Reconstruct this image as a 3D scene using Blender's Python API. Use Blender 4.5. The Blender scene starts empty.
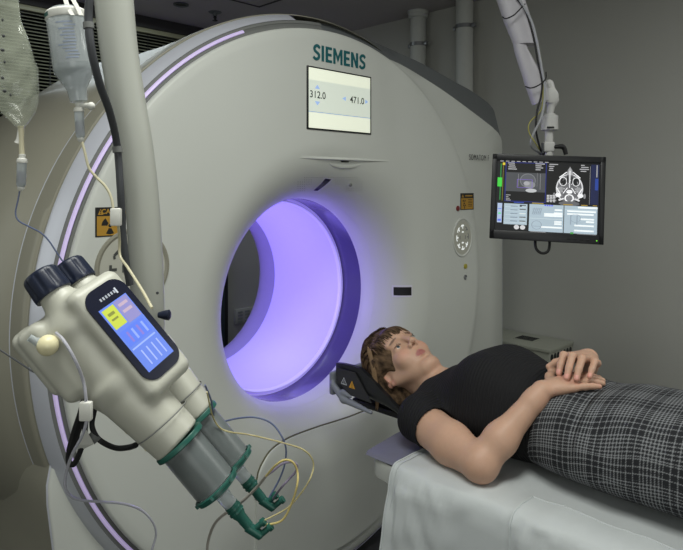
import bpy, bmesh, math, random
import numpy as np
from mathutils import Vector, Matrix

random.seed(7)
rng = np.random.default_rng(7)
S = bpy.context.scene
COL = S.collection

# ------------------------------------------------------------------ camera
FPX, HZ, YAW = 627.0, 187.4, math.radians(45.2)
CAM = np.array([-1.628, -1.657, 1.44])
FW = np.array([math.sin(YAW), math.cos(YAW), 0.0])
RT = np.array([math.cos(YAW), -math.sin(YAW), 0.0])
UP = np.array([0, 0, 1.0])
cd = bpy.data.cameras.new('camera'); cam = bpy.data.objects.new('camera', cd); COL.objects.link(cam)
cam.location = CAM; cam.rotation_euler = (math.pi/2, 0, -YAW)
cd.sensor_width = 36; cd.lens = FPX/683*36; cd.shift_y = -(275-HZ)/683; cd.clip_start = 0.05
S.camera = cam

# ------------------------------------------------------------------ light
S.view_settings.view_transform = 'Standard'; S.view_settings.look = 'None'
S.view_settings.exposure = -0.34; S.view_settings.gamma = 1.0
w = bpy.data.worlds.new('world'); S.world = w; w.use_nodes = True
w.node_tree.nodes['Background'].inputs[0].default_value = (.75, .8, .82, 1)
w.node_tree.nodes['Background'].inputs[1].default_value = 0.05

def area(name, loc, size, power, color=(1, 1, 1), rot=(0, 0, 0)):
    l = bpy.data.lights.new(name, 'AREA'); l.shape = 'RECTANGLE'; l.size, l.size_y = size
    l.energy = power; l.color = color
    o = bpy.data.objects.new(name, l); COL.objects.link(o); o.location = loc; o.rotation_euler = rot
    return o
area('ceiling_area_light', (-1.25, -1.15, 2.70), (1.2, 0.6), 40, (.98, 1, .94))
area('ceiling_area_light', (0.9, -2.4, 2.70), (1.2, 0.6), 30, (.98, 1, .95))
area('ceiling_area_light', (0.2, 2.25, 2.70), (1.4, 0.4), 15, (.86, .97, 1))  # added fill that brightens the room behind the scanner, not a known lamp
area('left_fill_light', (-2.3, -2.9, 1.5), (1.2, 1.2), 12, (.96, 1, .97), (math.radians(80), 0, math.radians(-38)))  # added out-of-view area fill from the left, stands for no known lamp
area('side_fill_light', (-2.75, .6, 1.7), (1.4, 1.0), 7, (.95, 1, .98), (0, math.radians(-90), 0))  # unseen area light added to lighten the housing's left side
area('bore_fill_light', (-0.30, .60, 1.12), (0.36, 0.30), 5.5, (.40, .30, 1), (0, math.radians(-100), 0))  # hidden light added inside the bore to strengthen its violet glow

# ------------------------------------------------------------------ helpers
def at(px, py, depth):
    return CAM + depth*(FW + (px-341.5)/FPX*RT + (HZ-py)/FPX*UP)
def on_y(px, py, y):
    d = FW + (px-341.5)/FPX*RT + (HZ-py)/FPX*UP
    return CAM + (y-CAM[1])/d[1]*d
def on_x(px, py, x):
    d = FW + (px-341.5)/FPX*RT + (HZ-py)/FPX*UP
    return CAM + (x-CAM[0])/d[0]*d

def mat(name, color, rough=.5, metal=0, emit=None, es=1, alpha=1, trans=0, noise=0.04, nscale=40,
        bump=0, bscale=200, coat=0, attr=False, ior=1.45, spec=.5, sss=0):
    m = bpy.data.materials.new(name); m.use_nodes = True
    nt = m.node_tree; b = nt.nodes['Principled BSDF']
    c = (*color, 1)
    b.inputs['Roughness'].default_value = rough; b.inputs['Metallic'].default_value = metal
    b.inputs['Alpha'].default_value = alpha; b.inputs['Transmission Weight'].default_value = trans
    b.inputs['IOR'].default_value = ior; b.inputs['Coat Weight'].default_value = coat
    b.inputs['Specular IOR Level'].default_value = spec
    tc = nt.nodes.new('ShaderNodeTexCoord')
    if attr:
        a = nt.nodes.new('ShaderNodeAttribute'); a.attribute_name = 'tint'
        src = a.outputs['Color']
    else:
        src = None
    n = nt.nodes.new('ShaderNodeTexNoise'); n.inputs['Scale'].default_value = nscale; n.inputs['Detail'].default_value = 4
    nt.links.new(tc.outputs['Object'], n.inputs['Vector'])
    mr = nt.nodes.new('ShaderNodeMapRange'); mr.inputs['To Min'].default_value = 1-noise; mr.inputs['To Max'].default_value = 1+noise
    nt.links.new(n.outputs['Fac'], mr.inputs['Value'])
    mul = nt.nodes.new('ShaderNodeVectorMath'); mul.operation = 'SCALE'
    if src: nt.links.new(src, mul.inputs[0])
    else: mul.inputs[0].default_value = color
    nt.links.new(mr.outputs['Result'], mul.inputs['Scale'])
    nt.links.new(mul.outputs['Vector'], b.inputs['Base Color'])
    if sss:
        b.inputs['Subsurface Weight'].default_value = sss
        b.inputs['Subsurface Radius'].default_value = (.012, .005, .003); b.inputs['Subsurface Scale'].default_value = 1
    if emit is not None:
        if attr and emit == 'attr': nt.links.new(src, b.inputs['Emission Color'])
        else: b.inputs['Emission Color'].default_value = (*emit, 1)
        b.inputs['Emission Strength'].default_value = es
    if bump:
        n2 = nt.nodes.new('ShaderNodeTexNoise'); n2.inputs['Scale'].default_value = bscale; n2.inputs['Detail'].default_value = 3
        nt.links.new(tc.outputs['Object'], n2.inputs['Vector'])
        bp = nt.nodes.new('ShaderNodeBump'); bp.inputs['Strength'].default_value = bump; bp.inputs['Distance'].default_value = .002
        nt.links.new(n2.outputs['Fac'], bp.inputs['Height']); nt.links.new(bp.outputs['Normal'], b.inputs['Normal'])
    return m

def s2l(*c):
    return tuple(((v/255)/12.92 if v/255 <= .04045 else ((v/255+.055)/1.055)**2.4) for v in c)

M = {}
M['gantry'] = mat('gantry_white', s2l(205, 208, 202), .42, noise=.015, nscale=6, bump=.05, bscale=900)
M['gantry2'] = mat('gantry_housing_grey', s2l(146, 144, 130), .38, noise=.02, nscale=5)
M['silver'] = mat('silver_band', s2l(205, 208, 218), .35, .2, noise=.02)
M['darkband'] = mat('dark_grey_band', s2l(100, 104, 106), .45)
M['groove'] = mat('groove_grey', s2l(112, 114, 112), .6)
M['black'] = mat('black_plastic', s2l(24, 25, 28), .4)
M['rubber'] = mat('black_rubber', s2l(18, 18, 20), .6)
M['led'] = mat('lavender_light', s2l(200, 186, 224), .4, emit=s2l(200, 182, 232), es=.42)
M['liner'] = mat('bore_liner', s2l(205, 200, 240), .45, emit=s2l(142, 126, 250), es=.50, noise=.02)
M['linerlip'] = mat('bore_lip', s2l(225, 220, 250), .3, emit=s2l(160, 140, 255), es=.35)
M['trim'] = mat('pale_trim', s2l(215, 213, 225), .4)
M['rear'] = mat('rear_bore', s2l(172, 166, 196), .5)
M['mylar'] = mat('scan_window', s2l(92, 84, 128), .14, coat=.4)
M['white'] = mat('white_plastic', s2l(215, 215, 208), .4)
M['cream'] = mat('cream_plastic', s2l(184, 184, 172), .38, noise=.02, nscale=15)
M['ivory'] = mat('ivory_knob', s2l(226, 218, 178), .35)
M['teal'] = mat('teal_plastic', s2l(34, 86, 76), .35)
M['tealink'] = mat('teal_ink', s2l(0, 92, 98), .5)
M['navy'] = mat('navy_rubber', s2l(22, 30, 50), .38)
M['ink'] = mat('grey_ink', s2l(50, 52, 54), .6)
M['clear'] = mat('clear_plastic', (.72, .78, .78), .08, trans=.9, ior=1.2, noise=.01)
M['frost'] = mat('frosted_plastic', s2l(205, 212, 214), .35, trans=.55, ior=1.1, noise=.02)
M['tube'] = mat('clear_tube', s2l(205, 205, 215), .2, trans=.35, ior=1.2)
M['tubey'] = mat('yellow_tint_tube', s2l(196, 186, 140), .25, trans=.3, ior=1.2)
M['tubeb'] = mat('blue_tint_tube', s2l(88, 98, 128), .3)
M['tubec'] = mat('cream_tube', s2l(200, 194, 165), .3)
M['hose'] = mat('grey_hose', s2l(66, 68, 72), .5)
M['column'] = mat('column_paint', s2l(168, 170, 162), .45, noise=.02, nscale=10)
M['print'] = mat('printed_graphic', (1, 1, 1), .5, attr=True, noise=.0)
M['glow'] = mat('lit_screen', (0, 0, 0), .3, attr=True, emit='attr', es=.78, noise=0)
M['glow3'] = mat('touch_panel', (0, 0, 0), .3, attr=True, emit='attr', es=.5, noise=0)
M['glow2'] = mat('lit_panel', (0, 0, 0), .4, attr=True, emit='attr', es=.8, noise=0)
M['metal'] = mat('brushed_metal', s2l(150, 152, 155), .35, .8)

def tag(o, label=None, cat=None, group=None, kind=None):
    if label: o['label'] = label
    if cat: o['category'] = cat
    if group: o['group'] = group
    if kind: o['kind'] = kind
    return o
def empty(name, loc, label=None, cat=None, group=None):
    o = bpy.data.objects.new(name, None); o.empty_display_size = .05; COL.objects.link(o)
    o.location = Vector([float(v) for v in loc]); return tag(o, label, cat, group)
def wloc(o):
    p = Vector((0, 0, 0))
    while o is not None: p = p+o.location; o = o.parent
    return p
def link(name, me, m, parent=None, smooth=True, base=True):
    """me in world coordinates -> object; origin at its parent's origin or at its own base"""
    if m is not None: me.materials.append(m)
    o = bpy.data.objects.new(name, me); COL.objects.link(o)
    if parent is not None:
        me.transform(Matrix.Translation(-wloc(parent))); o.parent = parent
    elif base and len(me.vertices):
        co = np.empty(len(me.vertices)*3); me.vertices.foreach_get('co', co); co = co.reshape(-1, 3)
        b = Vector(((co[:, 0].min()+co[:, 0].max())/2, (co[:, 1].min()+co[:, 1].max())/2, co[:, 2].min()))
        me.transform(Matrix.Translation(-b)); o.location = b
    if smooth: me.polygons.foreach_set('use_smooth', [True]*len(me.polygons))
    return o
def pyd(V, Fc):
    me = bpy.data.meshes.new('m'); me.from_pydata([tuple(map(float, v)) for v in V], [], [tuple(f) for f in Fc]); me.update()
    return me
class MB:
    """collects shapes for one mesh"""
    def __init__(s): s.v = []; s.f = []
    def add(s, V, Fc):
        k = len(s.v); s.v += [tuple(map(float, v)) for v in V]; s.f += [tuple(i+k for i in f) for f in Fc]; return s
    def box(s, lo, hi, bev=0, seg=2, frame=None):
        bm = bmesh.new(); bmesh.ops.create_cube(bm, size=1)
        lo = np.array(lo, float); hi = np.array(hi, float); c = (lo+hi)/2; d = hi-lo
        for v in bm.verts: v.co = Vector((c[0]+v.co.x*d[0], c[1]+v.co.y*d[1], c[2]+v.co.z*d[2]))
        if bev: bmesh.ops.bevel(bm, geom=bm.edges[:], offset=bev, segments=seg, profile=.5, affect='EDGES')
        return s._bm(bm, frame)
    def _bm(s, bm, frame=None):
        bm.verts.index_update()
        V = [np.array(v.co) for v in bm.verts]
        if frame is not None: V = [frame(*v) for v in V]
        s.add(V, [[v.index for v in f.verts] for f in bm.faces]); bm.free(); return s
    def tube(s, pts, r, n=10, cap=True, dense=0):
        P = np.array([np.array(p, float) for p in pts])
        if dense: P = catmull(P, dense)
        m = len(P); R = np.interp(np.linspace(0, 1, m), np.linspace(0, 1, len(np.atleast_1d(r))), np.atleast_1d(r)) if np.ndim(r) else np.full(m, r)
        T = np.gradient(P, axis=0); T /= np.linalg.norm(T, axis=1)[:, None]+1e-12
        nrm = np.cross(T[0], [0, 0, 1.]);
        if np.linalg.norm(nrm) < .1: nrm = np.cross(T[0], [1., 0, 0])
        V = []
        for i in range(m):
            nrm = nrm-T[i]*(nrm@T[i]); nrm /= np.linalg.norm(nrm); b = np.cross(T[i], nrm)
            for j in range(n):
                a = 2*math.pi*j/n; V.append(P[i]+R[i]*(math.cos(a)*nrm+math.sin(a)*b))
        Fc = [(i*n+j, i*n+(j+1) % n, (i+1)*n+(j+1) % n, (i+1)*n+j) for i in range(m-1) for j in range(n)]
        if cap: Fc += [tuple(range(n-1, -1, -1)), tuple((m-1)*n+j for j in range(n))]
        return s.add(V, Fc)
    def lathe(s, o, ax, prof, n=40, cap=True, x=None):
        """prof = [(t along axis, radius)]"""
        o = np.array(o, float); ax = np.array(ax, float); ax /= np.linalg.norm(ax)
        e = np.cross(ax, [0, 0, 1.]) if abs(ax[2]) < .9 else np.cross(ax, [1., 0, 0])
        if x is not None: e = np.array(x, float)
        e /= np.linalg.norm(e); g = np.cross(ax, e)
        V = [o+ax*t+r*(math.cos(2*math.pi*j/n)*e+math.sin(2*math.pi*j/n)*g) for t, r in prof for j in range(n)]
        m = len(prof)
        Fc = [(i*n+j, i*n+(j+1) % n, (i+1)*n+(j+1) % n, (i+1)*n+j) for i in range(m-1) for j in range(n)]
        if cap: Fc += [tuple(range(n-1, -1, -1)), tuple((m-1)*n+j for j in range(n))]
        return s.add(V, Fc)
    def grid(s, G, closed=False):
        m, n = len(G), len(G[0]); V = [p for r in G for p in r]
        q = n if closed else n-1
        return s.add(V, [(i*n+j, i*n+(j+1) % n, (i+1)*n+(j+1) % n, (i+1)*n+j) for i in range(m-1) for j in range(q)])
    def slab(s, poly, d, inset=0):
        """extrude a 3D polygon by vector d"""
        P = [np.array(p, float) for p in poly]; n = len(P); d = np.array(d, float)
        return s.add(P+[p+d for p in P], [tuple(range(n)), tuple(range(2*n-1, n-1, -1))]+[(i, i+n, (i+1) % n+n, (i+1) % n) for i in range(n)])
    def ball(s, c, r, n=20, m=12, frame=None):
        r = np.array(r if np.ndim(r) else (r, r, r), float); V = []; 
        for i in range(m+1):
            for j in range(n):
                a, b = math.pi*i/m, 2*math.pi*j/n
                p = np.array([math.sin(a)*math.cos(b), math.sin(a)*math.sin(b), math.cos(a)])*r
                if frame is not None: p = frame@p
                V.append(np.array(c)+p)
        return s.add(V, [(i*n+j, (i+1)*n+j, (i+1)*n+(j+1) % n, i*n+(j+1) % n) for i in range(m) for j in range(n)])
    def build(s, name, m, parent=None, smooth=True, sharp=35, fix=True):
        me = pyd(s.v, s.f)
        bm = bmesh.new(); bm.from_mesh(me); bmesh.ops.remove_doubles(bm, verts=bm.verts[:], dist=1e-5)
        if fix: bmesh.ops.recalc_face_normals(bm, faces=bm.faces[:])
        for e in bm.edges:
            if len(e.link_faces) == 2 and e.calc_face_angle(0) > math.radians(sharp): e.smooth = False
        bm.to_mesh(me); bm.free()
        return link(name, me, m, parent, smooth)
def catmull(P, k=8):
    P = np.array(P, float); Q = np.vstack([2*P[0]-P[1], P, 2*P[-1]-P[-2]]); out = []
    for i in range(1, len(Q)-2):
        for t in np.linspace(0, 1, k, endpoint=False):
            a, b, c, d = Q[i-1:i+3]
            out.append(.5*((2*b)+(-a+c)*t+(2*a-5*b+4*c-d)*t*t+(-a+3*b-3*c+d)*t**3))
    out.append(P[-1]); return np.array(out)
class Canvas:
    """flat printed or lit graphic: coloured polygons on a plane"""
    def __init__(s, o, u, v, lift=.0004):
        s.o, s.u, s.v = [np.array(a, float) for a in (o, u, v)]; n = np.cross(s.u, s.v); s.n = n/np.linalg.norm(n)
        s.V = []; s.F = []; s.C = []; s.k = 0; s.lift = lift
    def poly(s, pts, c, lin=False):
        s.k += 1; b = len(s.V); c = c if lin else s2l(*c)
        for x, y in pts: s.V.append(s.o+s.u*x+s.v*y+s.n*s.lift*(1+s.k*.04)); s.C.append((*c, 1))
        s.F.append(tuple(range(b, b+len(pts)))); return s
    def rect(s, x0, y0, x1, y1, c): return s.poly([(x0, y0), (x1, y0), (x1, y1), (x0, y1)], c)
    def ell(s, x, y, a, b, c, n=20, t0=0, t1=2*math.pi):
        return s.poly([(x+a*math.cos(t0+(t1-t0)*i/n), y+b*math.sin(t0+(t1-t0)*i/n)) for i in range(n)], c)
    def ring(s, x, y, a, b, wd, c, n=28, t0=0, t1=2*math.pi):
        for i in range(n):
            p, q = t0+(t1-t0)*i/n, t0+(t1-t0)*(i+1)/n
            s.poly([(x+a*math.cos(p), y+b*math.sin(p)), (x+a*math.cos(q), y+b*math.sin(q)),
                    (x+(a-wd)*math.cos(q), y+(b-wd)*math.sin(q)), (x+(a-wd)*math.cos(p), y+(b-wd)*math.sin(p))], c); s.k -= 1
        s.k += 1; return s
    def line(s, x0, y0, x1, y1, wd, c, asp=1):
        dx, dy = (x1-x0), (y1-y0); L = math.hypot(dx, dy)+1e-9; nx, ny = -dy/L*wd/2, dx/L*wd/2*asp
        return s.poly([(x0-nx, y0-ny), (x1-nx, y1-ny), (x1+nx, y1+ny), (x0+nx, y0+ny)], c)
    def build(s, name, m, parent):
        me = pyd(s.V, s.F); a = me.color_attributes.new('tint', 'FLOAT_COLOR', 'POINT')
        a.data.foreach_set('color', np.array(s.C, 'f').ravel()); return link(name, me, m, parent, False)
def text(body, size, o, u, v, m, parent, name='lettering', bold=0, ext=.0006, align='CENTER', sx=1, sp=1):
    """text standing in the plane spanned by unit vectors u (reading direction) and v (up)"""
    c = bpy.data.curves.new('t', 'FONT'); c.body = body; c.size = size; c.offset = bold; c.extrude = ext
    c.align_x = align; c.align_y = 'CENTER'; c.resolution_u = 3; c.space_character = sp
    t = bpy.data.objects.new('t', c); COL.objects.link(t)
    me = bpy.data.meshes.new_from_object(t.evaluated_get(bpy.context.evaluated_depsgraph_get())); bpy.data.objects.remove(t)
    u = Vector(u).normalized(); v = Vector(v).normalized(); n = u.cross(v)
    R = Matrix((u, v, n)).transposed().to_4x4()
    me.transform(Matrix.Translation(Vector(o)) @ R @ Matrix.Diagonal((sx, 1, 1, 1)))
    me.materials.clear(); return link(name, me, m, parent, False)

# ---- signed-distance modeller (rounded, continuous bodies)
def frame3(x, y, z): return np.array([x, y, z], float)
class SDF:
    def __init__(s, lo, hi, h):
        s.lo = np.array(lo, float); s.h = h; s.n = np.ceil((np.array(hi)-s.lo)/h).astype(int)+1
        s.D = np.full(s.n, 9., 'f'); s.ax = [s.lo[i]+h*np.arange(s.n[i]) for i in range(3)]
    def _sl(s, lo, hi):
        a = np.clip(np.floor((np.array(lo)-s.lo)/s.h).astype(int), 0, s.n); b = np.clip(np.ceil((np.array(hi)-s.lo)/s.h).astype(int)+1, 0, s.n)
        return tuple(slice(a[i], b[i]) for i in range(3))
    def _P(s, sl): return np.stack(np.meshgrid(*[s.ax[i][sl[i]] for i in range(3)], indexing='ij'), -1)
    def op(s, fn, lo, hi, k, mode='add', pad=.03):
        e = pad+k*1.5; sl = s._sl(np.array(lo)-e, np.array(hi)+e); P = s._P(sl)
        if P.size == 0: return s
        b = fn(P).astype('f'); a = s.D[sl]
        if mode == 'sub': a, b = -a, b
        h = np.maximum(k-np.abs(a-b), 0)/k if k > 0 else 0
        m = np.minimum(a, b)-h*h*k*.25
        s.D[sl] = -m if mode == 'sub' else m
        return s
    def ell(s, c, r, R=None, k=.01, mode='add'):
        c = np.array(c, float); r = np.array(r, float); mx = r.max()
        def fn(P):
            q = P-c
            if R is not None: q = q@np.array(R).T
            k0 = np.linalg.norm(q/r, axis=-1); k1 = np.linalg.norm(q/(r*r), axis=-1)+1e-9
            return k0*(k0-1)/k1
        return s.op(fn, c-mx, c+mx, k, mode)
    def cone(s, a, b, ra, rb, k=.01, mode='add'):
        a = np.array(a, float); b = np.array(b, float); ba = b-a; L = ba@ba; mx = max(ra, rb)
        def fn(P):
            t = np.clip((P-a)@ba/L, 0, 1); return np.linalg.norm(P-a-t[..., None]*ba, axis=-1)-(ra+(rb-ra)*t)
        return s.op(fn, np.minimum(a, b)-mx, np.maximum(a, b)+mx, k, mode)
    def cyl(s, a, b, r0, r1=None, rd=.004, k=.01, mode='add'):
        a = np.array(a, float); b = np.array(b, float); ba = b-a; L = np.linalg.norm(ba); u = ba/L; r1 = r0 if r1 is None else r1; mx = max(r0, r1)
        def fn(P):
            t = (P-a)@u; r = np.linalg.norm(P-a-t[..., None]*u, axis=-1); R_ = r0+(r1-r0)*np.clip(t/L, 0, 1)
            qx = r-R_+rd; qy = np.abs(t-L/2)-L/2+rd
            return np.hypot(np.maximum(qx, 0), np.maximum(qy, 0))+np.minimum(np.maximum(qx, qy), 0)-rd
        return s.op(fn, np.minimum(a, b)-mx, np.maximum(a, b)+mx, k, mode)
    def box(s, c, hf, R=None, rd=.005, k=.01, mode='add'):
        c = np.array(c, float); hf = np.array(hf, float); mx = np.linalg.norm(hf)
        def fn(P):
            q = P-c
            if R is not None: q = q@np.array(R).T
            q = np.abs(q)-hf+rd
            return np.linalg.norm(np.maximum(q, 0), axis=-1)+np.minimum(q.max(-1), 0)-rd
        return s.op(fn, c-mx, c+mx, k, mode)
    def net(s):
        D = s.D; n = np.array(D.shape); ins = D < 0
        c = [ins[i:n[0]-1+i, j:n[1]-1+j, k:n[2]-1+k] for i in (0, 1) for j in (0, 1) for k in (0, 1)]
        cnt = sum(x.astype('i1') for x in c); act = (cnt > 0) & (cnt < 8); idx = np.argwhere(act)
        vid = np.full(act.shape, -1, 'i4'); vid[act] = np.arange(len(idx))
        acc = np.zeros((len(idx), 3)); num = np.zeros(len(idx))
        cr = [(i, j, k) for i in (0, 1) for j in (0, 1) for k in (0, 1)]
        for A in cr:
            for ax in range(3):
                if A[ax]: continue
                B = list(A); B[ax] = 1
                ia = idx+np.array(A); ib = idx+np.array(B)
                da = D[tuple(ia.T)]; db = D[tuple(ib.T)]; m = (da < 0) != (db < 0)
                t = np.where(m, da/(da-db+1e-20), 0)
                p = np.tile(np.array(A, float), (len(idx), 1)); p[:, ax] += t
                acc[m] += p[m]; num += m
        V = s.lo+s.h*(idx+acc/num[:, None])
        Q = []
        for ax in range(3):
            o1, o2 = [(1, 2), (2, 0), (0, 1)][ax]
            sa = [slice(None)]*3; sb = [slice(None)]*3; sa[ax] = slice(0, -1); sb[ax] = slice(1, None)
            a, b = ins[tuple(sa)], ins[tuple(sb)]; e = np.argwhere(a != b)
            e = e[(e[:, o1] > 0) & (e[:, o2] > 0) & (e[:, o1] < n[o1]-1) & (e[:, o2] < n[o2]-1)]
            fl = a[tuple(e.T)]
            def g(d1, d2):
                q = e.copy(); q[:, o1] -= d1; q[:, o2] -= d2; return vid[tuple(q.T)]
            q = np.stack([g(1, 1), g(0, 1), g(0, 0), g(1, 0)], 1); q[~fl] = q[~fl][:, ::-1]; Q.append(q)
        return V, np.vstack(Q)
    def mesh(s):
        V, Q = s.net(); return npmesh(V, Q)
def npmesh(V, Q, tint=None):
    me = bpy.data.meshes.new('m'); me.vertices.add(len(V)); me.vertices.foreach_set('co', np.asarray(V, 'f').ravel())
    me.loops.add(len(Q)*4); me.loops.foreach_set('vertex_index', np.asarray(Q, 'i4').ravel())
    me.polygons.add(len(Q)); me.polygons.foreach_set('loop_start', np.arange(0, 4*len(Q), 4, dtype='i4'))
    me.update(calc_edges=True); me.validate()
    if tint is not None:
        a = me.color_attributes.new('tint', 'FLOAT_COLOR', 'POINT'); a.data.foreach_set('color', np.asarray(tint, 'f').ravel())
    return me

# ================================================================== ROOM
XW, YB, XL, YF, ZC = 2.17, 2.85, -2.9, -3.6, 2.75
M['wall'] = mat('wall_paint', s2l(186, 186, 180), .8, noise=.03, nscale=3, bump=.1, bscale=300)
M['ceil'] = mat('ceiling_paint', s2l(178, 172, 174), .8, noise=.03, nscale=3)
M['floor'] = mat('dark_floor', s2l(58, 58, 58), .5, noise=.1, nscale=30)
def struct(name, b, m, smooth=False):
    o = b.build(name, m, None, smooth); o['kind'] = 'structure'; return o
struct('floor', MB().box((XL-.1, YF-.1, -.1), (XW+.1, YB+.1, 0)), M['floor'])
struct('ceiling', MB().box((XL-.1, YF-.1, ZC), (XW+.1, YB+.1, ZC+.1)), M['ceil'])
struct('wall_right', MB().box((XW, YF, 0), (XW+.1, YB, ZC)), M['wall'])
struct('wall_left', MB().box((XL-.1, YF, 0), (XL, YB, ZC)), M['wall'])
struct('wall_front', MB().box((XL, YF-.1, 0), (XW, YF, ZC)), M['wall'])
# back wall with the window opening behind the blind
WX0, WX1, WZ0, WZ1 = -1.9, 1.42, .95, 2.66
b = MB()
b.box((XL, YB, 0), (WX0, YB+.1, ZC)).box((WX1, YB, 0), (XW, YB+.1, ZC)).box((WX0, YB, 0), (WX1, YB+.1, WZ0)).box((WX0, YB, WZ1), (WX1, YB+.1, ZC))
struct('wall_back', b, M['wall'])
M['frame'] = mat('dark_window_frame', s2l(42, 42, 44), .5)
M['pane'] = mat('dark_glass', s2l(24, 28, 28), .15)
wn = empty('window_1', (-.2, YB, WZ0)); wn['kind'] = 'structure'
b = MB()
for x in (WX0, WX0+1.1, WX0+2.2, WX1-.04): b.box((x, YB, WZ0), (x+.04, YB+.05, WZ1), .003)
b.box((WX0, YB, WZ0), (WX1, YB+.05, WZ0+.04), .003).box((WX0, YB, WZ1-.04), (WX1, YB+.05, WZ1), .003)
b.build('window_frame', M['frame'], wn); MB().box((WX0, YB+.06, WZ0), (WX1, YB+.066, WZ1)).build('window_pane', M['pane'], wn)
for nm, lo, hi in (('trim_1', (XL, YB-.07, WZ1), (1.75, YB, ZC)),):
    struct(nm, MB().box(lo, hi, .004), mat('dark_header', s2l(52, 50, 50), .6))
for nm, lo, hi in (('baseboard_right', (XW-.012, YF, 0), (XW, YB, .07)), ('baseboard_back', (XL, YB-.012, 0), (XW, YB, .07))):
    struct(nm, MB().box(lo, hi), M['frame'])

# venetian blind
bl = empty('venetian_blind', (-.25, YB-.06, .98), 'dark slatted venetian blind over the back window, beside the scanner', 'blind')
M['slat'] = mat('blind_slat', s2l(96, 96, 80), .42, .1, noise=.06, nscale=20)
MB().box((WX0+.03, YB-.10, 2.615), (WX1-.03, YB-.065, 2.65), .003).build('head_rail', mat('blind_rail', s2l(130, 128, 104), .4), bl)
b = MB(); zz = 2.60
while zz > 1.02:
    y0, y1 = YB-.097, YB-.073
    b.add([(WX0+.03, y0, zz-.006), (WX1-.03, y0, zz-.006), (WX1-.03, y1, zz+.006), (WX0+.03, y1, zz+.006),
           (WX0+.03, y0, zz-.0045), (WX1-.03, y0, zz-.0045), (WX1-.03, y1, zz+.0075), (WX0+.03, y1, zz+.0075)],
          [(0, 1, 2, 3), (7, 6, 5, 4), (0, 4, 5, 1), (2, 6, 7, 3), (1, 5, 6, 2), (0, 3, 7, 4)]); zz -= .0235
b.build('slats', M['slat'], bl, False)
for x in (-1.5, -.75, 0, .72, 1.2): MB().tube([(x, YB-.099, 2.61), (x, YB-.099, 1.0)], .0025, 6).build('ladder_cord', M['black'], bl)

# ceiling fittings
hc = on_x(258, 7, 0); 
h = (ZC-CAM[2])/(HZ-6.5)*FPX; hp = CAM+h*(FW+(258-341.5)/FPX*RT); hx, hy = hp[0], hp[1]
b = MB(); L = .6
for a, c in (((hx, hy), (hx+.012, hy-L)), ((hx-L, hy-.012), (hx, hy)), ((hx-L, hy-L), (hx-L+.012, hy)), ((hx-L, hy-L), (hx, hy-L+.012))):
    b.box((min(a[0], c[0]), min(a[1], c[1]), ZC-.006), (max(a[0], c[0]), max(a[1], c[1]), ZC-.0005))
tag(b.build('ceiling_hatch', mat('hatch_edge', s2l(66, 64, 66), .6), None, False), 'square access hatch outline in the dark ceiling above the scanner', 'hatch')
def ceil_pt(px, py): hh = (ZC-CAM[2])/(HZ-py)*FPX; p = CAM+hh*(FW+(px-341.5)/FPX*RT); return np.array([p[0], p[1], ZC])
p = ceil_pt(181, 4)
dl = empty('ceiling_downlight', p-[0, 0, .012], 'small round recessed downlight, unlit, in the ceiling left of the sprinkler', 'light')
MB().lathe(p-[0, 0, .010], (0, 0, 1), [(0, .055), (-.002, .05), (0, .04), (.008, .038), (.0095, .055)], 32, False).build('rim', M['darkband'], dl)
MB().lathe(p-[0, 0, .004], (0, 0, 1), [(0, .037), (.002, .037)], 32).build('lens', M['black'], dl)
p = ceil_pt(215, 12)
sp = empty('ceiling_sprinkler', p-[0, 0, .07], 'small fire sprinkler head hanging from the ceiling', 'sprinkler')
MB().lathe(p-[0, 0, .0005], (0, 0, -1), [(0, .05), (.006, .045), (.012, .02), (.03, .016)], 28).build('collar', M['darkband'], sp)
MB().lathe(p-[0, 0, .03], (0, 0, -1), [(0, .01), (.012, .013), (.022, .009), (.03, .009), (.032, .02), (.036, .02)], 20).build('nozzle', M['black'], sp)

# pipes on the right wall
M['pipe'] = mat('pipe_paint', s2l(205, 207, 203), .5)
for k, (px, dia, lab, zt) in enumerate(((418, .115, 'white vertical pipe with a top collar and steel clamp, nearer the scanner display', 0), (464.5, .12, 'taller looking white vertical pipe with a steel clamp, nearer the ceiling arm', 1))):
    c = on_x(px, 40, 2.08); c = np.array([2.08, c[1], 0])
    pp = empty('wall_pipe', c, lab, 'pipe')
    MB().lathe(c+[0, 0, .001], (0, 0, 1), [(0, dia/2), (ZC-.003, dia/2)], 32).build('pipe_tube', M['pipe'], pp)
    if k == 0: MB().lathe(c+[0, 0, ZC-.055], (0, 0, 1), [(0, .06), (.006, .072), (.03, .072), (.036, .078), (.053, .078)], 32).build('top_collar', M['pipe'], pp)
    zb = 2.50 if k == 0 else 2.56
    q = MB().lathe(c+[0, 0, zb-.014], (0, 0, 1), [(0, dia/2), (.001, dia/2+.005), (.027, dia/2+.005), (.028, dia/2)], 32, False)
    q.box((c[0]-.012, c[1]+dia/2, zb-.014), (c[0]+.012, c[1]+dia/2+.03, zb+.014), .002).box((c[0]-.012, c[1]-dia/2-.03, zb-.014), (c[0]+.012, c[1]-dia/2, zb+.014), .002)
    q.box((c[0]+dia/2-.002, c[1]-.01, zb-.01), (XW-.001, c[1]+.01, zb+.01))
    q.build('clamp', M['metal'], pp)

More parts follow.
